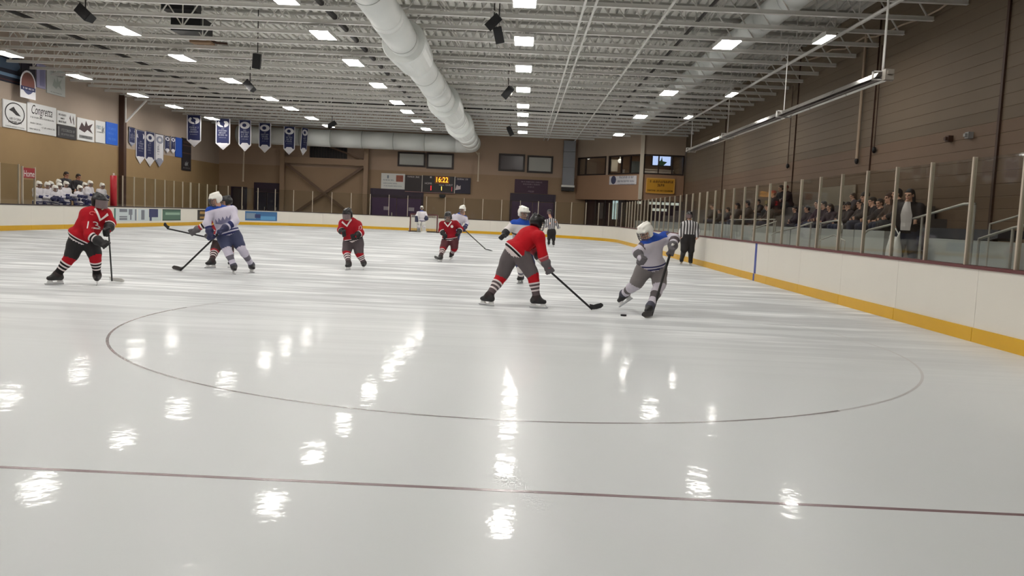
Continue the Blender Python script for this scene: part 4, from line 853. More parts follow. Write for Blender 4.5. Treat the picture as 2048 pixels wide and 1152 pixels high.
pts = [onX(x, y, XR-.06) for x, y in ((1612, 121), (1640, 113), (1664, 99), (1690, 98), (1712, 84), (1728, 75), (1752, 73), (1780, 62), (1803, 50), (1840, 38), (1880, 18), (1908, -2))]
p = MB(); p.tube(pts, .03, 6); tag(p.build('wall_cable', mat('cable_tan', (196, 176, 152), .6), loc=pts[0], smooth=True), 'slack tan cable draped along the siding wall', 'cable')
p = MB(); c = onX(1638, 395, XR-.05); d = onX(1712, 372, XR-.05); p.box((c[0]-.02, d[1], 1.9), (c[0]+.02, c[1], d[2]+.05)); wp = p.build('wall_notice', mat('notice_pale', (150, 138, 122), .7), loc=(XR-.05, c[1], 1.9)); tag(wp, 'pale notice board on the wall behind the spectators', 'notice board')
# ================================================================ people
def smin(a, b, k): h = np.maximum(k-np.abs(a-b), 0)/k; return np.minimum(a, b)-h*h*k*.25
def sd_cap(P, a, b, ra, rb):
    ab = b-a; t = np.clip((P-a)@ab/max(ab@ab, 1e-9), 0, 1); return np.linalg.norm(P-a-t[:, None]*ab, axis=1)-(ra+(rb-ra)*t)
def sd_ell(P, c, A, r):
    q = (P-c)@A.T; k0 = np.linalg.norm(q/r, axis=1); k1 = np.linalg.norm(q/(r*r), axis=1); return k0*(k0-1)/np.maximum(k1, 1e-9)
def pd(P, pr): return sd_cap(P, *pr[1:5]) if pr[0] == 'c' else sd_ell(P, *pr[1:4])
def reg(pr): return pr[5] if pr[0] == 'c' else pr[4]
def C(a, b, ra, rb, g): return ('c', np.array(a, float), np.array(b, float), ra, rb, g)
def E_(c, A, r, g): return ('e', np.array(c, float), np.array(A, float), np.array(r, float), g)
I3 = np.eye(3)
def surface(prims, res, k=.035, cut=None):
    """surface nets over the smooth union of the primitives -> verts, quads"""
    lo = np.full(3, 9e9); hi = -lo
    for pr in prims:
        pts, r = ((pr[1], pr[2]), max(pr[3], pr[4])) if pr[0] == 'c' else ((pr[1],), max(pr[3]))
        for q in pts: lo = np.minimum(lo, q-r); hi = np.maximum(hi, q+r)
    lo -= res*2.5; hi += res*2.5; n = np.ceil((hi-lo)/res).astype(int)+1
    ax = [lo[i]+res*np.arange(n[i]) for i in range(3)]
    G = np.stack(np.meshgrid(*ax, indexing='ij'), -1).reshape(-1, 3); D = None
    for pr in prims: d = pd(G, pr); D = d if D is None else smin(D, d, k)
    if cut is not None: D = np.maximum(D, cut(G))
    F = D.reshape(n); neg = F < 0
    acc = np.zeros((n[0]-1, n[1]-1, n[2]-1, 3)); cnt = np.zeros(acc.shape[:3])
    cs = [(i, j, l) for i in (0, 1) for j in (0, 1) for l in (0, 1)]
    def sub(A, c): return A[c[0]:A.shape[0]-1+c[0], c[1]:A.shape[1]-1+c[1], c[2]:A.shape[2]-1+c[2]]
    for a in cs:
        for b in cs:
            d = np.array(b)-np.array(a)
            if d.sum() == 1 and (d >= 0).all():
                fa, fb = sub(F, a), sub(F, b); m = (fa < 0) != (fb < 0); t = np.where(m, fa/np.where(m, fa-fb, 1), 0)
                for i in range(3): acc[..., i] += np.where(m, a[i]+t*d[i], 0)
                cnt += m
    act = cnt > 0; idx = -np.ones(act.shape, int); ii = np.argwhere(act); idx[act] = np.arange(len(ii))
    V = lo+res*(ii+acc[act]/cnt[act][:, None]); Q = []
    for axn in range(3):
        o = [q for q in range(3) if q != axn]
        sl = [slice(None)]*3; sl[axn] = slice(0, n[axn]-1); s2 = list(sl); s2[axn] = slice(1, n[axn])
        e = neg[tuple(sl)] != neg[tuple(s2)]; pts = np.argwhere(e); 
        ok = np.ones(len(pts), bool)
        for q in o: ok &= (pts[:, q] > 0) & (pts[:, q] < n[q]-1)
        pts = pts[ok]; flip = neg[tuple(sl)][tuple(pts.T)]
        def at(da, db): c = pts.copy(); c[:, o[0]] -= da; c[:, o[1]] -= db; return idx[tuple(c.T)]
        q4 = np.stack([at(1, 1), at(0, 1), at(0, 0), at(1, 0)], 1)
        if axn == 1: flip = ~flip
        q4[~flip] = q4[~flip][:, ::-1]; Q.append(q4)
    return V, np.concatenate(Q)
def template(name, prims, res, mats, k=.012, cut=None):
    V, Q = surface(prims, res, k, cut); me = bpy.data.meshes.new(name); me.from_pydata(V.tolist(), [], Q.tolist())
    c = V[Q].mean(1); dd = np.stack([pd(c, p) for p in prims], 1); g = np.array([reg(p) for p in prims])[dd.argmin(1)]
    me.polygons.foreach_set('material_index', g.tolist()); me.polygons.foreach_set('use_smooth', [True]*len(Q))
    for m in mats: me.materials.append(m)
    return me
# head: +Y is the face. regions 0 skin 1 eye 2 lips
HEAD_PR = [E_((0, -.012, .03), I3, (.074, .096, .088), 0), E_((0, .022, -.045), I3, (.056, .066, .072), 0), C((0, .082, .012), (0, .103, -.022), .009, .014, 0), C((-.05, .066, .028), (.05, .066, .028), .018, .018, 0),
           E_((-.076, -.005, -.005), I3, (.012, .022, .034), 0), E_((.076, -.005, -.005), I3, (.012, .022, .034), 0), C((0, -.02, -.06), (0, -.035, -.17), .056, .062, 0), C((0, .06, -.1), (0, .066, -.1), .026, .026, 0),
           E_((-.031, .076, .006), I3, (.015, .012, .010), 1), E_((.031, .076, .006), I3, (.015, .012, .010), 1), C((-.02, .081, -.062), (.02, .081, -.062), .0085, .0085, 2)]
HEAD_V, HEAD_Q = surface(HEAD_PR, .0085, .012)
_c = HEAD_V[HEAD_Q].mean(1); HEAD_G = np.array([reg(p) for p in HEAD_PR])[np.stack([pd(_c, p) for p in HEAD_PR], 1).argmin(1)]
M_skin = mat('skin_light', (206, 160, 136), .55); M_skin2 = mat('skin_tan', (168, 120, 96), .55); M_eye = mat('eye_dark', (40, 30, 28), .3); M_lip = mat('lips', (164, 96, 90), .5)
# helmet, cage, hair
def helmet_cut(G): return np.maximum.reduce([-(G[:, 2]+.062-.25*np.abs(G[:, 1]+.005)), np.minimum(G[:, 1]-.012, -(G[:, 2]-.03))])
HEL_PR = [E_((0, -.008, .03), I3, (.104, .128, .112), 0), C((0, .07, .112), (0, -.08, .128), .022, .026, 0), C((-.05, .06, .11), (-.055, -.07, .12), .018, .02, 0), C((.05, .06, .11), (.055, -.07, .12), .018, .02, 0),
          E_((-.088, -.005, -.03), I3, (.022, .05, .06), 0), E_((.088, -.005, -.03), I3, (.022, .05, .06), 0), C((-.085, .075, .05), (.065, .075, .05), .018, .018, 0)]
HELM = {}
def helmet_mesh(c):
    if c not in HELM: HELM[c] = template('helmet', HEL_PR, .011, [{'white': mat('helmet_white', (236, 234, 226), .35), 'black': mat('helmet_black', (24, 22, 24), .35)}[c]], .015, helmet_cut)
    return HELM[c]
def cage_mesh():
    m = MB()
    def pt(a, z): r = 1-.25*max(0, (-z-.05)/.08); return (.093*math.sin(a)*r, (.02+.115*math.cos(a))*r, z)
    for a in np.linspace(-1.25, 1.25, 9): m.tube([pt(a, z) for z in (.045, 0, -.05, -.09, -.125)], .0045, 4)
    for z in (.045, .012, -.025, -.062, -.1, -.125): m.tube([pt(a, z) for a in np.linspace(-1.3, 1.3, 9)], .005, 4)
    me = m.mesh('face_cage'); me.materials.append(mat('cage_grey', (112, 108, 108), .4, metal=.3)); return me
def visor_mesh():
    m = MB(); A = np.linspace(-1.35, 1.35, 12); r = .124
    vs = [(x*math.sin(a)*.8, .012+x*math.cos(a), z) for x in (r, r+.004) for z in (.05, -.075) for a in A]; n = 12
    m.add(vs, [(i, i+1, n+i+1, n+i) for i in range(n-1)]+[(2*n+i+1, 2*n+i, 3*n+i, 3*n+i+1) for i in range(n-1)]); me = m.mesh('visor'); me.materials.append(mat('visor_smoke', (120, 104, 106), .12)); return me
CAGE, VISOR = cage_mesh(), visor_mesh()
HAIR = {}
def hair_mesh(kind, col):
    if (kind, col) not in HAIR:
        m = mat('hair_%d_%d_%d' % col, col, .6, noise=.3, scale=30)
        pr = [E_((0, -.02, .045), I3, (.086, .105, .092), 0), E_((0, -.06, -.01), I3, (.08, .062, .08), 0)]
        if kind == 'long': pr += [C((-.07, -.04, -.02), (-.085, -.03, -.24), .035, .03, 0), C((.07, -.04, -.02), (.085, -.03, -.24), .035, .03, 0), C((0, -.08, 0), (0, -.1, -.26), .07, .06, 0)]
        if kind == 'cap': pr = [E_((0, -.01, .05), I3, (.088, .106, .085), 0), C((-.04, .09, .052), (.04, .09, .052), .016, .016, 0), C((-.03, .13, .045), (.03, .13, .045), .012, .012, 0)]
        if kind == 'beanie': pr = [E_((0, -.015, .06), I3, (.09, .108, .092), 0), C((-.05, .06, .04), (.05, .06, .04), .03, .03, 0)]
        HAIR[(kind, col)] = template({'cap': 'cap', 'beanie': 'beanie'}.get(kind, 'hair'), pr, .014, [m], .02, lambda G: np.minimum(G[:, 1]-.04, -(G[:, 2]-.045)) if kind in ('short', 'long') else -(G[:, 2]-.02))
    return HAIR[(kind, col)]
# gloved or bare hand closed round a shaft along local Z; wrist towards local -Y, fingers wrap at +Y
def hand_prims(f, cuff):
    pr = [E_((0, -.035, 0), I3, (.03*f, .05*f, .052*f), 0)]
    for i, (z, ln) in enumerate(((.039, .9), (.013, 1.), (-.013, .96), (-.038, .8))):
        z *= f; r = .0135*f; pr += [C((.026*f, -.01, z), (.03*f, .03*ln, z), r, r, 0), C((.03*f, .03*ln, z), (.0, .042*ln, z), r, r*.95, 0), C((0, .042*ln, z), (-.022*f, .022, z), r*.95, r*.85, 0)]
    pr += [C((-.02*f, -.04, .04*f), (-.034*f, .0, .05*f), .015*f, .014*f, 0), C((-.034*f, 0, .05*f), (-.014*f, .034, .056*f), .014*f, .012*f, 0)]
    pr += [C((0, -.06, 0), (0, -.13 if cuff else -.1, 0), .042*f if cuff else .03, .062*f if cuff else .028, 0)]
    return pr
HANDS = {}
def hand_mesh(kind):
    if kind not in HANDS:
        if kind.startswith('skin'): HANDS[kind] = template('hand', hand_prims(.85, False), .0085, [M_skin if kind == 'skin' else M_skin2], .006)
        else: HANDS[kind] = template('glove', hand_prims(1.35, True), .0115, [{'black': mat('glove_black', (26, 24, 26), .6), 'navy': mat('glove_navy', (44, 46, 82), .6), 'grey': mat('glove_washed_out', (96, 92, 96), .6)}[kind]], .009)  # grey pair: washed-out veil over the gloves put into their colour
    return HANDS[kind]
SK = MB(); SK.prism([(-.14, .0), (.15, .0), (.17, .02), (.15, .024), (-.14, .02)], (-.002, 0, 0), (0, 1, 0), (0, 0, 1), .004)
RUN_M = SK.mesh('blade_runner'); RUN_M.materials.append(mat('blade_steel', (200, 204, 208), .25, metal=.8))
SK = MB(); SK.prism([(-.13, .02), (.14, .02), (.12, .045), (.11, .075), (.05, .075), (.03, .04), (-.03, .04), (-.05, .075), (-.12, .075)], (-.011, 0, 0), (0, 1, 0), (0, 0, 1), .022)
HOLD_M = SK.mesh('blade_holder'); HOLD_M.materials.append(mat('holder_white', (226, 226, 226), .4))
def place(name, me, root, pos, R):
    o = bpy.data.objects.new(name, me); COL.objects.link(o); o.parent = root; p = np.array(pos)-org(root)
    o.matrix_local = Matrix(((R[0][0], R[0][1], R[0][2], p[0]), (R[1][0], R[1][1], R[1][2], p[1]), (R[2][0], R[2][1], R[2][2], p[2]), (0, 0, 0, 1))); return o
def basis(fwd, up=(0, 0, 1)):
    """columns x,y,z with y=fwd"""
    y = np.array(fwd, float); y /= np.linalg.norm(y); u = np.array(up, float)
    if abs(u@y) > .98: u = np.array([1., 0, 0])
    x = np.cross(y, u); x /= np.linalg.norm(x); z = np.cross(x, y); return np.stack([x, y, z], 1)

def person(label, J, st, res=.022, group=None):
    """J: joints in world metres; st: clothing. One continuous body surface with the head grown on the neck."""
    J = {k: np.array(v, float) for k, v in J.items()}; s = st.get('s', 1.)
    feet = [J['anL'], J['anR']]; base = np.array([(feet[0][0]+feet[1][0])/2, (feet[0][1]+feet[1][1])/2, min(J.get('z0', feet[0][2]), 9)])
    base[2] = st.get('ground', 0.)
    pel, neck, hd = J['pel'], J['neck'], J['head']; up = neck-pel; sl = np.linalg.norm(up); up = up/sl
    lat = J['shR']-J['shL']; lat = lat-up*(lat@up); lat /= np.linalg.norm(lat); fr = np.cross(up, lat)
    A = np.stack([lat, fr, up]); b = st.get('bulk', 1.)*s; pr = []
    mid = pel+up*sl*.45
    pr.append(E_(mid, A, (.205*b, .15*b, sl*.5+.09*s), 0))
    pr.append(C(J['shL']-up*.02*s, J['shR']-up*.02*s, .105*b, .105*b, 0)); pr.append(E_(pel+up*sl*.72, A, (.2*b, .145*b, .2*s), 0))
    pr.append(E_(pel+up*.02*s, A, ((.235 if st.get('hem', True) else .19)*b, (.195 if st.get('hem', True) else .15)*b, .118*s), 0 if st.get('hem', True) else 2))
    for q in 'LR':
        sh, elb, ha = J['sh'+q], J['el'+q], J['ha'+q]; w = elb+(ha-elb)*.8
        pr += [C(sh, elb, .088*b, .072*b, 1), C(elb, w, .074*b, .056*b, 6)]
        hip, kn, an = J['hip'+q], J['kn'+q], J['an'+q]; pr += [C(pel*.35+hip*.65, hip+(kn-hip)*.25, .125*b, .13*b, 2)]
        mt = hip+(kn-hip)*st.get('pantlen', .78); pr += [C(hip, mt, .13*b, st.get('pantr', .115)*b, 2)]
        if st.get('pantlen', .78) < 1: pr += [C(mt, kn, .088*b, .086*b, 3), C(kn, kn+(an-kn)*.35, .082*b, .078*b, 3), C(kn+(an-kn)*.3, an, .078*b, .056*b, 3)]
        else: pr += [C(kn, an, .085*b, .06*b, 2)]
        fd = J['fd'+q]; fdv = fd/np.linalg.norm(fd); up_f = np.cross(np.cross(fdv, (0, 0, 1.)), fdv); up_f /= np.linalg.norm(up_f)
        sole = an-up_f*.075*s; pr += [C(an, sole-fdv*.06*s+up_f*.035*s, .056*s, .042*s, 4), C(sole-fdv*.05*s+up_f*.03*s, sole+fdv*.13*s+up_f*.022*s, .042*s, .036*s, 4), C(an, sole+fdv*.06*s+up_f*.04*s, .05*s, .04*s, 4)]
        J['sole'+q] = sole; J['uf'+q] = up_f
    pr.append(C(neck-up*.03, hd-np.array([0, 0, .06]), .062*s, .058*s, 5))
    V, Q = surface(pr, res, .045)
    c = V[Q].mean(1); dd = np.stack([pd(c, p) for p in pr], 1); pi = dd.argmin(1); g = np.array([reg(p) for p in pr])[pi]
    # woven colour coordinate per face corner
    U = np.zeros((len(Q), 4)); W4 = V[Q]
    U[:] = ((W4-pel)@up)/sl
    for i, p in enumerate(pr):
        m = pi == i
        if not m.any() or p[0] != 'c': continue
        r_ = p[5]
        if r_ in (1, 6, 3, 2):
            a, bb = p[1], p[2]
            if r_ == 3 or r_ == 2:
                q = 'L' if min(np.linalg.norm(p[2]-J['knL']), np.linalg.norm(p[1]-J['knL']), np.linalg.norm(p[2]-J['anL'])) < min(np.linalg.norm(p[2]-J['knR']), np.linalg.norm(p[1]-J['knR']), np.linalg.norm(p[2]-J['anR'])) else 'R'
                a, bb = (J['kn'+q], J['an'+q]) if r_ == 3 else (J['hip'+q], J['kn'+q])
            ab = bb-a; U[m] = ((W4[m]-a)@ab)/(ab@ab)
    # head
    fw = np.array(st.get('face', (0, -1, 0)), float); HB = basis(fw); sc = .98*s
    HV = hd+(HEAD_V*sc)@HB.T; n0 = len(V)
    Vall = np.concatenate([V, HV])-base; Qall = np.concatenate([Q, HEAD_Q+n0])
    me = bpy.data.meshes.new('person'); me.from_pydata(Vall.tolist(), [], Qall.tolist())
    gi = np.concatenate([g, np.array([5, 7, 8])[HEAD_G]]); me.polygons.foreach_set('material_index', gi.tolist()); me.polygons.foreach_set('use_smooth', [True]*len(Qall))
    at = me.attributes.new('u', 'FLOAT', 'CORNER'); at.data.foreach_set('value', np.concatenate([U.reshape(-1), np.zeros(len(HEAD_Q)*4)]).astype(np.float32))
    sk = st.get('skin', M_skin)
    for m in (st['torso'], st['sleeve'], st['pants'], st.get('sock', st['pants']), st['boot'], sk, st.get('cuff', st['sleeve']), M_eye, M_lip): me.materials.append(m)
    o = bpy.data.objects.new('person', me); COL.objects.link(o); o.location = base; ORG[o.name] = base; tag(o, label, 'person', group)
    # children
    if st.get('helmet'):
        place('helmet', helmet_mesh(st['helmet']), o, hd, HB*(1.07*s)); place('visor' if st.get('visor') else 'face_cage', VISOR if st.get('visor') else CAGE, o, hd, HB*(1.05*s))
    elif st.get('hair'):
        nm = {'cap': 'cap', 'beanie': 'beanie'}.get(st['hair'][0], 'hair'); place(nm, hair_mesh(*st['hair']), o, hd, HB*sc)
    for q in 'LR':
        ax = J.get('grip'); ha, elb = J['ha'+q], J['el'+q]; d = ha-elb; d /= np.linalg.norm(d)
        z = ax/np.linalg.norm(ax) if ax is not None else np.cross(d, lat)
        z = z-d*(z@d)
        if np.linalg.norm(z) < .15: z = np.cross(d, (0, 0, 1.))
        z /= np.linalg.norm(z); x = np.cross(d, z); R = np.stack([x, d, z], 1)
        place('glove' if st.get('glove') else 'hand', hand_mesh(st.get('glove') or st.get('handskin', 'skin')), o, ha-d*.0, R*s)
        if st.get('skate', True):
            fdv = J['fd'+q]/np.linalg.norm(J['fd'+q]); ufv = J['uf'+q]; x = np.cross(fdv, ufv); R = np.stack([x, fdv, ufv], 1)
            bl = place('blade_holder', HOLD_M, o, J['sole'+q]-ufv*.082*s+fdv*.03*s, R*s); ORG[bl.name] = J['sole'+q]
            r_ = bpy.data.objects.new('blade_runner', RUN_M); COL.objects.link(r_); r_.parent = bl
    return o, (V, Q, A, J)
def decal(o, body, text, c, right, upv, size, m, name='number', sx=1., poly=None):
    V, Q, A, J = body; bv = BVHTree.FromPolygons(V.tolist(), Q.tolist()); right = np.array(right, float); right /= np.linalg.norm(right); upv = np.array(upv, float); upv -= right*(upv@right); upv /= np.linalg.norm(upv); n = np.cross(right, upv)
    vs, fs = text_mesh(text, size) if poly is None else (np.array([(p[0], p[1], 0) for p in poly]), [tuple(range(len(poly)))])
    bm = bmesh.new(); vv = [bm.verts.new(v) for v in vs]
    for f in fs:
        try: bm.faces.new([vv[i] for i in f])
        except ValueError: pass
    bmesh.ops.triangulate(bm, faces=bm.faces[:]); bmesh.ops.subdivide_edges(bm, edges=bm.edges[:], cuts=1 if poly is None else 3, use_grid_fill=True)
    out = []
    for v in bm.verts:
        w = np.array(c)+right*v.co.x*sx+upv*v.co.y; h = bv.ray_cast(Vector(w+n*.6), Vector(-n)); q = np.array(h[0])+n*(.008 if poly is None else .014) if h[0] else w; out.append(q-org(o))
    bm.verts.ensure_lookup_table(); bm.verts.index_update(); F = [tuple(v.index for v in f.verts) for f in bm.faces]; bm.free()
    me = bpy.data.meshes.new(name); me.from_pydata([tuple(q) for q in out], [], F); return link(name, me, m, o)
def collar(o, bd, face, m):
    """white V-neck trim laid on the front of the jersey"""
    V_, Q_, A_, J_ = bd; up = A_[2]; f = np.array(face, float)*np.array([1, 1, 0]); f = f-up*(f@up); f /= np.linalg.norm(f); r = np.cross(up, f)
    return decal(o, bd, None, J_['neck']-up*.015, r, up, .1, m, 'collar', poly=[(-.115, .03), (-.092, .055), (0, -.055), (.092, .055), (.115, .03), (0, -.1)])
# sticks
def stick(butt, heel, toe, label, shaft=M_black, blade=M_black, mid=None, white=None):
    butt, heel, toe = (np.array(q, float) for q in (butt, heel, toe)); t = thing('hockey_stick', label, 'hockey stick', heel)
    d = heel-butt; L_ = np.linalg.norm(d); d /= L_
    p = MB(); p.bar(butt+d*.13, heel, .022, .031); p.build('shaft', shaft, t)
    p = MB(); p.bar(butt, butt+d*.13, .027, .036); p.build('butt_tape', white or M_white, t)
    bd = toe-heel; bl = np.linalg.norm(bd); bd /= bl; up = -d-bd*(-d@bd); up /= np.linalg.norm(up); n = np.cross(bd, up)
    lo = [(-.02, -.0), (.1, -.004), (bl*.8, .004), (bl, .03), (bl+.005, .06), (bl*.9, .085), (bl*.5, .08), (.06, .07), (-.012, .09)]
    p = MB(); m_ = len(lo); f = lambda u: n*(.03*(u/bl)**2)
    p.add([heel+bd*u+up*v+f(u)+n*o_ for o_ in (-.007, .007) for u, v in lo], [tuple(reversed(range(m_))), tuple(range(m_, 2*m_))]+[(i, (i+1) % m_, m_+(i+1) % m_, m_+i) for i in range(m_)]); p.build('blade', blade, t)
    return t

# ---------------------------------------------------------------- clothing
RED, WHT, BLK, NVY, BLU = (172, 20, 34), (226, 222, 226), (30, 26, 28), (48, 52, 98), (38, 76, 168)
def red_kit(pants, sockdark=BLK, red=RED, key='a', wcol=(226, 214, 214)):
    return dict(torso=stripe_mat('jersey_red_'+key, [(-.5, wcol), (-.16, wcol), (-.10, BLK), (-.03, wcol), (.015, red)]), sleeve=stripe_mat('sleeve_red_'+key, [(-.5, red)]), cuff=stripe_mat('cuff_red_'+key, [(-.5, red), (.2, wcol), (.3, BLK), (.42, wcol), (.52, red)]),
                pants=mat('pants_'+key, pants, .7), sock=stripe_mat('sock_red_'+key, [(-.5, red), (.30, wcol), (.37, sockdark), (.46, wcol), (.53, sockdark), (.62, wcol), (.69, sockdark), (.88, (60, 52, 52))]), boot=mat('boot_black', (34, 32, 34), .45), glove='black', helmet='black')
def white_kit(pants=NVY, key='w', wcol=WHT, sock=(120, 116, 128)):
    return dict(torso=stripe_mat('jersey_white_'+key, [(-.5, wcol), (-.14, NVY), (-.06, wcol), (.0, NVY), (.05, wcol), (.96, BLU)]), sleeve=stripe_mat('sleeve_white_'+key, [(-.5, BLU), (.05, wcol)]), cuff=stripe_mat('cuff_white_'+key, [(-.5, wcol), (.3, NVY), (.55, wcol)]),
                pants=mat('pants_'+key, pants, .7), sock=stripe_mat('sock_white_'+key, [(-.5, wcol), (.42, sock), (.66, wcol), (.86, (80, 80, 92))]), boot=mat('boot_black', (34, 32, 34), .45), glove='navy', helmet='white')
def pxj(Y0, d):
    """joints from pixels at the player's distance; third number = metres behind (+) or in front (-) of that"""
    return {k: onY(v[0], v[1], Y0+(v[2] if len(v) > 2 else 0.)) for k, v in d.items()}
def foot(J, q, x, y, fd, lift=None, s=1.):
    """skate standing on the ice at the pixel (or lifted: at depth lift)"""
    g = onZ(x, y, 0.) if lift is None else onY(x, y, lift); f = np.array(fd, float); f /= np.linalg.norm(f)
    up = np.cross(np.cross(f, (0, 0, 1.)), f); up /= np.linalg.norm(up)
    J['fd'+q] = f; J['an'+q] = g+up*(.157*s)-f*.03*s
P_white = mat('number_white', (236, 226, 224), .6)
def frontal(body): return body[2]
LATS = CR; UPC = CU

# --- red number 13, watching play at the left
J = pxj(9.37, dict(head=(199, 405), neck=(197, 421), shL=(174, 427, -.05), shR=(211, 427, .12), elL=(178, 470, -.2), haL=(209, 489, -.25), elR=(222, 446, .1), haR=(214, 464, -.12), pel=(164, 474), hipL=(154, 482, -.02), hipR=(180, 482, .04), knL=(142, 513, -.08), knR=(190, 510, -.02)))
foot(J, 'L', 110, 569, (-.55, -.7, 0)); foot(J, 'R', 194, 570, (.35, -.8, 0)); J['grip'] = J['haR']-J['haL']
st = red_kit((26, 24, 26)); st.update(face=(.85, -.45, -.12), visor=True)
o, bd = person('hockey player in red jersey number 13 and black helmet standing at the left', J, st, .02)
collar(o, bd, st['face'], P_white)
decal(o, bd, '13', onY(177, 450, 9.1), CR, CU, .17, P_white, sx=.9)
decal(o, bd, None, onY(178, 425, 9.1), CR, CU, .1, mat('crest_pink', (220, 90, 90), .6), 'shoulder_mark', poly=[(.045*math.cos(t), .032*math.sin(t)) for t in np.linspace(0, 5, 10)]+[(.03*math.cos(t), .018*math.sin(t)) for t in np.linspace(5, 0, 10)])
h = onZ(224, 561, .02); d = h-J['haL']; stick(J['haR']-(J['haL']-J['haR'])/np.linalg.norm(J['haL']-J['haR'])*.12, h, onZ(252, 563, .02), 'hockey stick with white blade held by red number 13', M_black, M_white)
# --- white player skating left, foreground of the left pair
J = pxj(13.0, dict(head=(431, 400, -.1), neck=(438, 416), shL=(421, 422, -.15), shR=(464, 420, .08), elL=(414, 447, -.25), haL=(423, 474, -.3), elR=(471, 442, -.05), haR=(440, 463, -.3), pel=(455, 464), hipL=(446, 470, -.05), hipR=(469, 470, .05), knL=(453, 496, -.15), knR=(481, 494, -.02)))
foot(J, 'L', 468, 548, (.45, -.8, 0)); foot(J, 'R', 504, 545, (.5, -.7, 0)); J['grip'] = onZ(362, 541, 0)-J['haR']
st = white_kit((56, 62, 94), 'w2', (212, 206, 222)); st.update(face=(-.75, -.6, -.25))
o, bd = person('hockey player in white and blue jersey with white helmet reaching stick left', J, st, .02)
vs = [(-.16, -.05), (-.13, .05), (-.1, -.04), (-.06, .05), (-.03, -.02), (.02, .06), (.04, -.02), (.09, .06), (.1, .0), (.16, .07), (.14, -.05), (.05, -.08), (-.05, -.09)]
decal(o, bd, None, onY(440, 438, 12.7), CR*.95+CU*.25, CU, .1, mat('crest_slate', (112, 110, 140), .6), 'chest_crest', poly=vs)
stick(J['haR']+(J['haR']-J['haL'])*.3, onZ(361, 541, .02), onZ(340, 536, .02), 'hockey stick slanting down left from the white player, pale blade tip', M_black, M_black)
# --- red player half hidden behind him
J = pxj(14.6, dict(head=(452, 405), neck=(450, 420), shL=(436, 427, -.15), shR=(462, 427, .15), elL=(415, 446, -.2), haL=(384, 465, -.25), elR=(428, 458, -.1), haR=(417, 474, -.2), pel=(446, 470), hipL=(440, 478), hipR=(456, 478), knL=(430, 500, -.05), knR=(458, 502)))
foot(J, 'L', 421, 536, (-.5, -.8, 0)); foot(J, 'R', 462, 535, (-.1, -.9, 0)); J['grip'] = J['haL']-J['haR']
st = red_kit((60, 44, 46), (70, 50, 50), (168, 52, 62), 'c'); st.update(face=(-.9, -.3, -.1)); st['glove'] = 'grey'
o, bd = person('hockey player in red jersey mostly hidden behind the white player on the left', J, st, .024)
a, b = J['haR'], J['haL']; d = (b-a)/np.linalg.norm(b-a); hl = onY(334, 457, 14.35); stick(a-d*.25, hl, onY(325, 450, 14.3), 'hockey stick held level off the ice by the half hidden red player')
# --- red 17, hunched, centre left
J = pxj(15.8, dict(head=(695, 430, -.2), neck=(698, 441, -.08), shL=(686, 446, -.1), shR=(715, 449, .02), elL=(681, 460, -.2), haL=(688, 467, -.35), elR=(722, 466, -.12), haR=(707, 474, -.3), pel=(707, 475), hipL=(698, 482), hipR=(716, 482), knL=(693, 504, -.12), knR=(718, 506, -.05)))
foot(J, 'L', 696, 540, (-.2, -.9, 0)); foot(J, 'R', 727, 539, (.1, -.9, 0))
st = red_kit((84, 74, 78), (92, 80, 84), (166, 28, 40), 'd'); st.update(face=(-.25, -.9, -.25), visor=True, bulk=1.0)  # greys of pants and socks have the washed-out veil mixed in
o, bd = person('hunched hockey player in red jersey number 17 and black helmet at centre left', J, st, .022)
collar(o, bd, st['face'], P_white); decal(o, bd, '17', onY(718, 455, 15.5), CR, CU, .13, P_white, sx=.8)
hl = onZ(686, 500, 0); 
# --- red player skating towards camera, centre
J = pxj(20.9, dict(head=(896, 434, -.2), neck=(897, 444, -.1), shL=(885, 448, -.1), shR=(911, 447, 0), elL=(882, 461, -.15), haL=(890, 472, -.3), elR=(922, 458, -.1), haR=(915, 468, -.25), pel=(900, 474), hipL=(893, 480), hipR=(908, 480), knL=(886, 497, -.15), knR=(909, 496, -.05)))
foot(J, 'L', 880, 524, (-.3, -.9, 0)); foot(J, 'R', 903, 518, (-.25, -.85, -.2), lift=21.0); J['grip'] = onZ(877, 517, 0)-J['haL']
st = red_kit((88, 38, 46), (70, 44, 48), (150, 22, 36), 'e'); st.update(face=(-.1, -.95, -.2))
o, bd = person('hockey player in red jersey and black helmet skating towards the camera at centre', J, st, .024)
collar(o, bd, st['face'], P_white); decal(o, bd, None, onY(903, 452, 20.5), CR, CU, .1, P_white, 'chest_mark', poly=[(.04*math.cos(t), .045*math.sin(t)) for t in np.linspace(0, 2*PI, 8, False)])
tp = J['haL']+np.array([.0, .05, .1]); stick(tp, onZ(877, 519, .02), onZ(874, 517, .02)+np.array([-.12, .1, 0]), 'hockey stick held down in front of the red player at centre')
# --- white player just behind him
J = pxj(26.9, dict(head=(925, 419, -.1), neck=(922, 428), shL=(909, 433, -.1), shR=(930, 436, .1), elL=(914, 446, -.25), haL=(923, 455, -.3), elR=(934, 447, .05), haR=(928, 459, -.2), pel=(911, 458), hipL=(907, 463), hipR=(914, 463), knL=(906, 482, -.1), knR=(912, 482, .1)))
foot(J, 'L', 906, 505, (.2, -.9, 0)); foot(J, 'R', 912, 503, (.3, -.8, 0)); J['grip'] = onZ(978, 501, 0)-J['haR']
st = white_kit(NVY, 'w6', (214, 208, 218)); st.update(face=(-.5, -.8, -.2))
o, bd = person('hockey player in white jersey and helmet just behind the central red player', J, st, .026)
h = onZ(972, 499, .02); d = (h-J['haR'])/np.linalg.norm(h-J['haR']); stick(J['haR']-d*.35, h, onZ(981, 501, .02)+np.array([.12, .05, 0]), 'long hockey stick slanting right from the white player at centre')
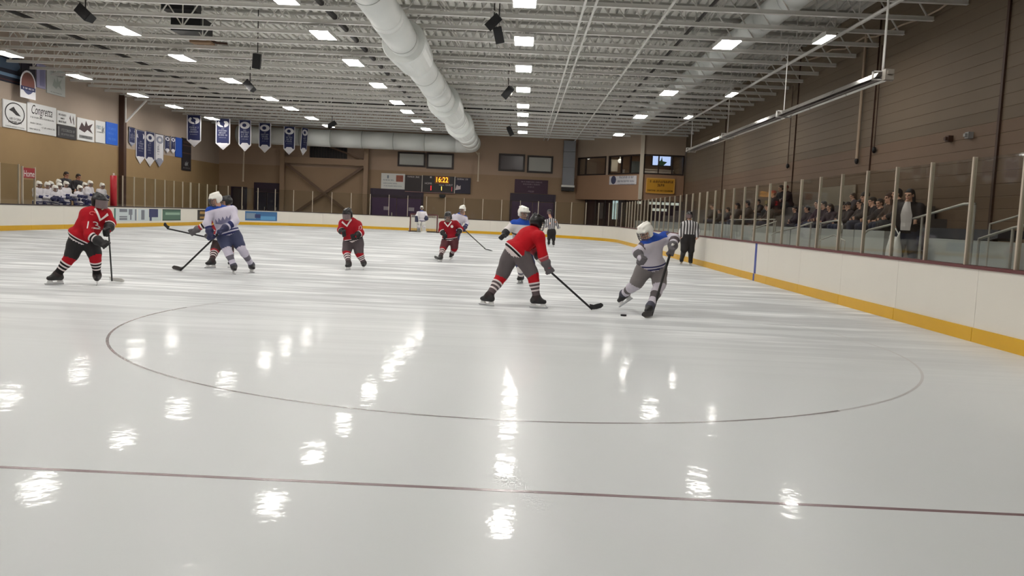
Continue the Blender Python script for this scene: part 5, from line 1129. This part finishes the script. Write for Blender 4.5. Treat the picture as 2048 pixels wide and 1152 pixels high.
# --- central red player stretching for the puck
J = pxj(9.12, dict(head=(1074, 448, .1), neck=(1068, 463, .05), shL=(1052, 468, .15), shR=(1078, 473, -.15), elL=(1066, 498, .28), haL=(1086, 522, .1), elR=(1086, 512, -.22), haR=(1098, 541, -.2), pel=(1030, 502), hipL=(1021, 511, .04), hipR=(1042, 510, -.06), knL=(1003, 553, .05), knR=(1066, 551, -.12)))
foot(J, 'L', 974, 611, (-.75, .5, 0)); foot(J, 'R', 1076, 616, (.9, -.25, 0)); J['grip'] = onZ(1183, 618, 0)-J['haR']
st = red_kit((92, 84, 86), (96, 84, 86), (184, 20, 32), 'f'); st.update(face=(.7, .65, -.25)); st['glove'] = 'grey'; st['cuff'] = stripe_mat('cuff_red_f2', [(-.5, (184, 20, 32)), (.02, (220, 150, 156)), (.12, (176, 84, 92))])  # washed-out veil over dark pants, gloves and red cuffs put into the colours
o, bd = person('hockey player in red jersey and washed-out grey pants lunging right with stick at the puck', J, st, .02)
h = onZ(1184, 618.5, .015); d = (h-J['haR'])/np.linalg.norm(h-J['haR']); stick(J['haR']-d*.25, h, onZ(1200, 618, .02)+np.array([.05, .1, 0]), 'black hockey stick reaching from the lunging red player to the puck')
# --- white player behind him
J = pxj(13.6, dict(head=(1047, 427), neck=(1045, 442), shL=(1029, 448, -.1), shR=(1058, 450, .1), elL=(1014, 462, -.15), haL=(1005, 474, -.3), elR=(1066, 472, .1), haR=(1060, 488, -.15), pel=(1041, 492), hipL=(1033, 499), hipR=(1049, 499), knL=(1042, 533, -.1), knR=(1062, 532, .05)))
foot(J, 'L', 1040, 567, (-.4, -.85, 0)); foot(J, 'R', 1068, 567, (.1, -.9, 0))
st = white_kit(NVY, 'wb', (228, 222, 220)); st.update(face=(.6, -.75, -.15)); st['glove'] = 'black'
st['cuff'] = stripe_mat('cuff_white_b', [(-.5, (228, 222, 220)), (.15, BLK), (.4, (228, 222, 220)), (.55, BLK), (.7, (228, 222, 220))])
st['torso'] = stripe_mat('jersey_white_b', [(-.5, WHT), (.0, (150, 40, 48)), (.06, WHT), (.14, BLK), (.2, WHT), (.84, BLU)])
o, bd = person('hockey player in white jersey with blue shoulders directly behind the lunging red player', J, st, .022)
decal(o, bd, '7', onY(1027, 476, 13.2), CR*.97-CU*.2, CU, .3, mat('number_dark', (60, 50, 52), .6))
# --- white player with the puck at the right
J = pxj(8.95, dict(head=(1291, 466, -.2), neck=(1303, 476, -.1), shL=(1291, 491, -.25), shR=(1331, 474, .1), elL=(1275, 504, -.3), haL=(1284, 520, -.42), elR=(1350, 478, -.05), haR=(1342, 502, -.28), pel=(1303, 528), hipL=(1291, 534, -.05), hipR=(1317, 535, .05), knL=(1271, 569, .0), knR=(1319, 571, -.15)))
foot(J, 'L', 1253, 606, (-.55, .45, -.5), lift=9.3); foot(J, 'R', 1297, 634, (-.45, -.75, 0)); J['grip'] = onZ(1303, 628, 0)-J['haR']
st = white_kit((122, 116, 116), 'wp', (208, 202, 212), (104, 98, 100)); st.update(face=(-.75, -.5, -.45)); st['glove'] = 'grey'; st['sleeve'] = stripe_mat('sleeve_white_p', [(-.5, (60, 66, 128)), (.3, (92, 82, 86)), (.5, (208, 202, 212))]); st['cuff'] = stripe_mat('cuff_white_p', [(-.5, (208, 202, 212)), (.1, (92, 82, 86)), (.35, (208, 202, 212))])  # pants and gloves greyed to carry the washed-out veil in their colour
o, bd = person('hockey player in white jersey bending over to play the puck near the boards', J, st, .02)
h = onZ(1303, 631, .02); d = (h-J['haR'])/np.linalg.norm(h-J['haR']); stick(J['haR']-d*.12, h, onZ(1287, 636, .02), 'hockey stick with pale blade held by the white player at the puck', M_black, mat('blade_tape', (60, 56, 58), .7))
pk = MB(); c = onZ(1247, 632, 0); pk.tube([(c[0], c[1], 0), (c[0], c[1], .025)], .045, 20); tag(pk.build('puck', M_black, loc=c), 'black puck lying on the ice between the two stick blades', 'puck')

# --- referees
stripes = lambda k: stripe_mat(k, [(-.5, (150, 148, 150))])
def stripey(name):
    if name in MATS: return MATS[name]
    m = mat(name, (170, 168, 170), .7); nt_ = m.node_tree; b_ = nt_.nodes['Principled BSDF']
    tc = nt_.nodes.new('ShaderNodeTexCoord'); w_ = nt_.nodes.new('ShaderNodeTexWave'); w_.wave_type = 'BANDS'; w_.bands_direction = 'X'; w_.inputs['Scale'].default_value = 3.2
    rp = nt_.nodes.new('ShaderNodeValToRGB'); rp.color_ramp.interpolation = 'CONSTANT'; rp.color_ramp.elements[0].color = lin((52, 48, 52))+(1,); rp.color_ramp.elements[1].position = .5; rp.color_ramp.elements[1].color = lin((214, 212, 214))+(1,)
    nt_.links.new(tc.outputs['Object'], w_.inputs[0]); nt_.links.new(w_.outputs[0], rp.inputs[0]); nt_.links.new(rp.outputs[0], b_.inputs['Base Color']); return m
ref = dict(torso=stripey('referee_stripes'), sleeve=stripey('referee_stripes'), pants=mat('referee_black', (30, 26, 28), .7), boot=MATS['boot_black'], helmet='black', visor=True, pantlen=1., pantr=.1, hem=False, handskin='skin', bulk=.92)
Yr = onZ(1101, 492.5, 0)[1]
J = pxj(Yr, dict(head=(1099, 425), neck=(1102, 437), shL=(1093, 442), shR=(1110, 442), elL=(1091, 453, -.1), haL=(1100, 447, -.3), elR=(1117, 455, -.05), haR=(1111, 444, -.25), pel=(1103, 461), hipL=(1099, 463), hipR=(1107, 463), knL=(1098, 477, -.05), knR=(1107, 478, -.05)))
foot(J, 'L', 1097, 492, (-.2, -.9, 0)); foot(J, 'R', 1107, 493, (.2, -.9, 0)); s2 = dict(ref); s2.update(face=(-.5, -.85, 0))
person('referee in striped shirt and black trousers standing far right of the goal', J, s2, .026)
J = pxj(24.5, dict(head=(1386, 432), neck=(1386, 444), shL=(1376, 449, -.05), shR=(1397, 450, .05), elL=(1370, 463, -.05), haL=(1367, 476, -.15), elR=(1402, 463, .05), haR=(1400, 477, -.1), pel=(1383, 473), hipL=(1377, 476), hipR=(1389, 476), knL=(1375, 500, -.08), knR=(1389, 501, 0)))
for q, (x, y), f in (('L', (1369, 528), (-.4, -.8, 0)), ('R', (1388, 531), (.1, -.9, 0))): foot(J, q, x, y, f)
for k in J:
    if k[:2] != 'fd': J[k] = J[k]+np.array([-.12, 0, 0])
s2 = dict(ref); s2.update(face=(-.55, -.8, 0), bulk=1.15); person('referee in striped shirt and dark trousers standing against the side boards', J, s2, .024)
# --- goalie
Yg = 53.7; kx = lambda x, y, dy=0: onY(x, y, Yg+dy)
J = pxj(Yg, dict(head=(843.5, 416), neck=(843.5, 422), shL=(837, 426), shR=(850, 426), elL=(833, 432, -.1), haL=(834, 438, -.3), elR=(853, 432, -.1), haR=(851, 437, -.3), pel=(843, 442), hipL=(840, 444), hipR=(846, 444), knL=(838, 452, -.2), knR=(848, 453, -.2)))
foot(J, 'L', 838, 464, (-.2, -.9, 0)); foot(J, 'R', 848, 465, (.2, -.9, 0)); st = white_kit((190, 186, 186), 'wg', (222, 216, 220)); st.update(face=(0, -1, 0), bulk=1.2); st['glove'] = 'navy'
o, bd = person('goalkeeper in white jersey and leg pads standing in front of the far goal', J, st, .03)
M_pad = mat('goalie_pad', (222, 220, 212), .6)
for q in 'LR':
    a, b = J['kn'+q]+np.array([0, -.1, .28]), J['an'+q]+np.array([0, -.12, -.12]); p = MB(); p.bar(a, b, .28, .12, up=(0, 1, 0)); p.bar(a+np.array([0, -.02, -.02]), b+np.array([0, -.02, .02]), .2, .14, up=(0, 1, 0)); p.build('leg_pad', M_pad, o)
p = MB(); p.box((J['haL'][0]-.13, J['haL'][1]-.12, J['haL'][2]-.2), (J['haL'][0]+.1, J['haL'][1]-.04, J['haL'][2]+.2)); p.box((J['haL'][0]-.1, J['haL'][1]-.14, J['haL'][2]-.17), (J['haL'][0]+.07, J['haL'][1]-.04, J['haL'][2]+.17)); p.build('blocker', mat('blocker_navy', (44, 44, 70), .6), o)
p = MB(); p.sphere(J['haR']+np.array([.06, -.08, 0]), (.15, .09, .15), 10); p.build('catch_glove', MATS['blocker_navy'], o, True)
hg = onZ(846, 463, .02); stick(J['haL']+np.array([0, -.1, .5]), np.array([J['haL'][0]+.35, Yg-.6, .02]), np.array([J['haL'][0]+.75, Yg-.65, .02]), 'goalkeeper stick with white paddle resting in front of the far goal', M_white, M_white)

# ---------------------------------------------------------------- generic poses
def pose(loc, yaw, s=1., kind='stand', seed=0, lean=0.):
    rnd = random.Random(seed); R = rotz(yaw); j = lambda a=.03: rnd.uniform(-a, a)
    if kind == 'sit':
        d = dict(pel=(0, 0, .5), neck=(j(), .05+lean, 1.0), head=(j(), .1+lean*1.3, 1.17), hipL=(-.1, .02, .48), hipR=(.1, .02, .48), knL=(-.13+j(), .44, .5), knR=(.13+j(), .44, .5), anL=(-.13, .47, .12), anR=(.13, .47, .12), shL=(-.19, .03+lean*.8, .93), shR=(.19, .03+lean*.8, .93), elL=(-.25, .16+lean, .72), elR=(.25, .16+lean, .72), haL=(-.1+j(.06), .36, .66+j(.06)), haR=(.1+j(.06), .37, .64+j(.06)))
    else:
        d = dict(pel=(0, 0, .93), neck=(j(), .02+lean, 1.42), head=(j(.02), .06+lean*1.2, 1.59), hipL=(-.1, 0, .9), hipR=(.1, 0, .9), knL=(-.12, .05, .5), knR=(.12, .03, .5), anL=(-.13, 0, .1), anR=(.13, -.02, .1), shL=(-.19, lean*.8, 1.36), shR=(.19, lean*.8, 1.36), elL=(-.27+j(), .04+lean, 1.1), elR=(.27+j(), .04+lean, 1.1), haL=(-.2, .2+lean*1.2+j(.08), .98+j(.1)), haR=(.2, .2+lean*1.2+j(.08), .98+j(.1)))
    J_ = {k: np.array(loc)+R@(np.array(v)*s) for k, v in d.items()}; J_['fdL'] = R@np.array((-.15, 1, 0.)); J_['fdR'] = R@np.array((.15, 1, 0.)); return J_
# --- players on the home bench
bench = ((75, 369, -13.9, 'white-helmeted bench player at the far left end by the divider'), (92, 371, -13.75, 'bench player in navy and white, second from the divider'), (99, 369, -14.6, 'bench player in the back row near the divider'), (105.7, 377, -13.6, 'small bench player leaning low over the boards'), (116, 372, -13.7, 'bench player with white helmet below the left-hand coach'), (115, 365, -14.6, 'tall bench player in the back row left of the coaches'), (130, 369, -13.9, 'bench player in front of the left-hand coach'), (157, 377, -13.6, 'bench player resting dark gloves on the boards, front middle'), (167.7, 371, -14.5, 'back row bench player right of the coaches'), (178, 367.5, -13.9, 'standing bench player right of the coaches'), (202, 372, -14.2, 'rightmost bench player just above red number 13'))
for i, (x, y, X, lab) in enumerate(bench):
    h = onX(x, y, X); s_ = .98; st = white_kit(NVY, 'bn', (222, 220, 228)); st['torso'] = stripe_mat('jersey_bench', [(-.5, WHT), (-.02, NVY), (.06, WHT)]); st['sleeve'] = stripe_mat('sleeve_bench', [(-.5, WHT)]); st.update(s=s_, face=(.9, -.35, -.15), ground=.2)
    hz = .2+1.62*s_
    drop = hz-h[2]; yaw = -PI/2+random.uniform(-.4, .3)
    J = pose((X, h[1], .2), yaw, s_, 'stand', i, .0)
    ln = max(0, drop)                                                 # lean forward over the boards until the helmet is where it shows
    fwd = rotz(yaw)@np.array((0, 1., 0))
    shift = h-J['head']
    for k in ('head', 'neck', 'shL', 'shR', 'elL', 'elR', 'haL', 'haR'): J[k] = J[k]+np.array([0, shift[1], shift[2]])+np.array([min(.12, ln*.5), 0, 0])
    for k in ('haL', 'haR'):
        J[k] = np.array([-13.02-.12*(i % 2), J[k][1], max(1.12, J[k][2]+.05)]) if X > -14.1 else J[k]
    J['pel'] = J['pel']+np.array([0, shift[1]*.5, min(0, shift[2]*.35)])
    person(lab, J, st, .036, 'players on the home bench')
for (x, y, lab, sd) in ((131, 350, 'left-hand coach in dark jacket standing behind the bench', 2), (155, 354, 'right-hand coach in dark jacket standing behind the bench', 5)):
    X = -15.6; h = onX(x, y, X); s_ = (h[2]-.42)/1.59; J = pose((X, h[1], .42), -PI/2-.2, s_, 'stand', sd)
    person(lab, J, dict(torso=mat('jacket_black', (30, 26, 32), .7), sleeve=MATS['jacket_black'], pants=mat('trousers_dark', (40, 38, 44), .7), boot=MATS['boot_black'], hair=('short', (36, 26, 22)), s=s_, face=(.9, -.3, -.2), skate=False, pantlen=1., pantr=.095, ground=.42, skin=M_skin2), .036, 'coaches behind the bench')
# --- spectators behind the side glass
dk = lambda n, c: mat('coat_'+n, c, .8)
spect = [  # pixel of the head, X, pose, coat, hair, label
 (1822, 391, 14.35, 'stand', (34, 28, 34), ('long', (30, 22, 24)), 'woman with long dark hair, open dark coat and white top standing by the handrail'),
 (1810, 389, 14.95, 'stand', (46, 36, 36), ('short', (30, 22, 22)), 'person standing just behind the woman in the white top'),
 (1791, 397, 15.3, 'stand', (66, 50, 42), ('long', (70, 44, 34)), 'person with brown hair in a brown coat left of the standing pair'),
 (1771, 407, 15.3, 'sit', (44, 34, 36), ('short', (36, 26, 24)), 'person in a dark coat hunched low beside the handrail'),
 (1744, 395, 15.7, 'stand', (52, 44, 44), ('beanie', (34, 26, 28)), 'person in a dark beanie behind the aisle rail'),
 (1716, 393, 16.4, 'stand', (40, 30, 40), ('short', (92, 76, 66)), 'tall person with grey-brown hair in the middle of the crowd'),
 (1694, 412, 15.4, 'sit', (30, 24, 30), ('short', (28, 20, 22)), 'seated spectator in black right of the curved rail'),
 (1668, 415, 15.8, 'sit', (56, 40, 46), ('long', (40, 28, 28)), 'seated spectator above the curved rail'),
 (1645, 408, 16.2, 'sit', (60, 34, 46), ('short', (34, 24, 26)), 'seated spectator in a plum coat left of the curved rail'),
 (1581, 377, 16.6, 'stand', (60, 26, 30), ('cap', (150, 50, 44)), 'standing spectator in maroon with a red cap'),
 (1569, 377, 16.9, 'stand', (36, 26, 30), ('short', (30, 22, 22)), 'standing spectator in black left of the red cap'),
 (1556, 388, 16.2, 'stand', (52, 32, 32), ('cap', (190, 90, 76)), 'spectator with a salmon-coloured cap left of the standing pair'),
 (1522, 404, 16.4, 'sit', (48, 36, 38), ('short', (34, 24, 24)), 'seated spectator further along in dark brown'),
 (1503, 408, 16.6, 'sit', (56, 44, 44), ('short', (40, 28, 26)), 'seated spectator in grey-brown further along the stand'),
 (1482, 412, 16.5, 'sit', (44, 34, 40), ('long', (44, 30, 28)), 'seated spectator with long hair towards the far end'),
 (1445, 424, 16.0, 'sit', (40, 32, 36), ('short', (30, 22, 22)), 'seated spectator above the referee, nearest the lounge'),
 (1757, 404, 15.35, 'sit', (40, 32, 36), ('short', (30, 24, 24)), 'hunched spectator in a dark coat between the beanie and the brown coat'),
 (1731, 408, 15.3, 'sit', (36, 28, 34), ('long', (34, 24, 26)), 'seated spectator with dark hair in front of the tall person'),
 (1707, 412, 15.35, 'sit', (44, 34, 40), ('cap', (40, 34, 40)), 'seated spectator in a dark cap right of the curved rail'),
 (1656, 410, 16.5, 'sit', (50, 34, 40), ('short', (36, 26, 26)), 'back row spectator above the curved rail'),
 (1622, 418, 15.9, 'sit', (46, 32, 38), ('short', (32, 24, 26)), 'seated spectator right of the maroon standing pair'),
 (1598, 421, 15.4, 'sit', (40, 28, 34), ('long', (34, 24, 26)), 'front row spectator below the red cap'),
 (1543, 414, 15.7, 'sit', (54, 40, 40), ('short', (40, 30, 28)), 'seated spectator left of the salmon-coloured cap'),
 (1462, 420, 15.8, 'sit', (46, 36, 38), ('short', (32, 24, 24)), 'front row spectator behind the level rail'),
 (1432, 414, 16.9, 'sit', (60, 48, 46), ('short', (50, 36, 30)), 'back row spectator nearest the lounge')]
for i, (x, y, X, kind, coat, hr, lab) in enumerate(spect):
    if i == 0: h = onX(x, y, X); g, kind, yaw = .6, 'stand', PI/2+.85; s_ = (h[2]-g)/1.59
    else:                                                             # seated on the tier whose bench puts the head where it shows
        kind, yaw = 'sit', PI/2+random.uniform(-.35, .35); opts = []
        for Xs, gs in ((15.75, 1.08), (16.6, 1.45), (17.4, 1.82)): q = onX(x, y, Xs); opts.append((abs((q[2]-gs)/1.17-.97), Xs, gs, q))
        _, X, g, h = min(opts, key=lambda q: q[0]); s_ = min(1.08, max(.82, (h[2]-g)/1.17))
    J = pose((X, h[1], g), yaw, s_, kind, 50+i, .05); m = dk(f'{i}', coat)
    st = dict(torso=m, sleeve=m, pants=mat('jeans_dark', (46, 50, 70), .8) if i % 2 == 0 else mat('trousers_dark', (40, 38, 44), .7), boot=mat('shoe_dark', (36, 32, 32), .6), hair=hr, s=s_, face=(-.8, -.6, -.05) if i == 0 else (-.9, .1-.4*(i % 3 == 0), -.05), skate=False, pantlen=1., pantr=.092, ground=g, skin=M_skin)
    o, bd = person(lab, J, st, .036, 'spectators in the stands')
    if i == 0:
        n = J['neck']; p = MB(); f = rotz(yaw)@np.array((0, 1., 0)); l_ = rotz(yaw)@np.array((1., 0, 0))
        decal(o, bd, None, J['pel']*.45+J['neck']*.55, -l_, (0, 0, 1), .1, mat('top_white', (214, 206, 206), .8), 'white_top', poly=[(-.05, .26), (.05, .26), (.11, 0), (.09, -.3), (-.09, -.3), (-.11, 0)])
bgp = onX(1795, 470, 14.1); bag = thing('shopping_bag', 'crumpled white bag hung over the rail below the standing woman', 'bag', (14.05, bgp[1], .6))
me = template('bag_body', [E_((0, 0, .2), I3, (.13, .2, .25), 0), C((0, -.1, .3), (0, -.16, .5), .06, .02, 0), C((0, .1, .3), (0, .16, .5), .06, .02, 0), E_((.03, .08, .1), I3, (.13, .12, .12), 0)], .03, [mat('bag_white', (214, 212, 210), .6)], .06); bo = bpy.data.objects.new('bag_body', me); COL.objects.link(bo); bo.parent = bag; bo.scale = (1, 1.2, 1.7)
p = MB(); p.tube([(14.05, bgp[1]-.16, 1.4), (14.05, bgp[1], 1.52), (14.05, bgp[1]+.16, 1.4)], .012, 6); p.build('handle', MATS['bag_white'], bag)
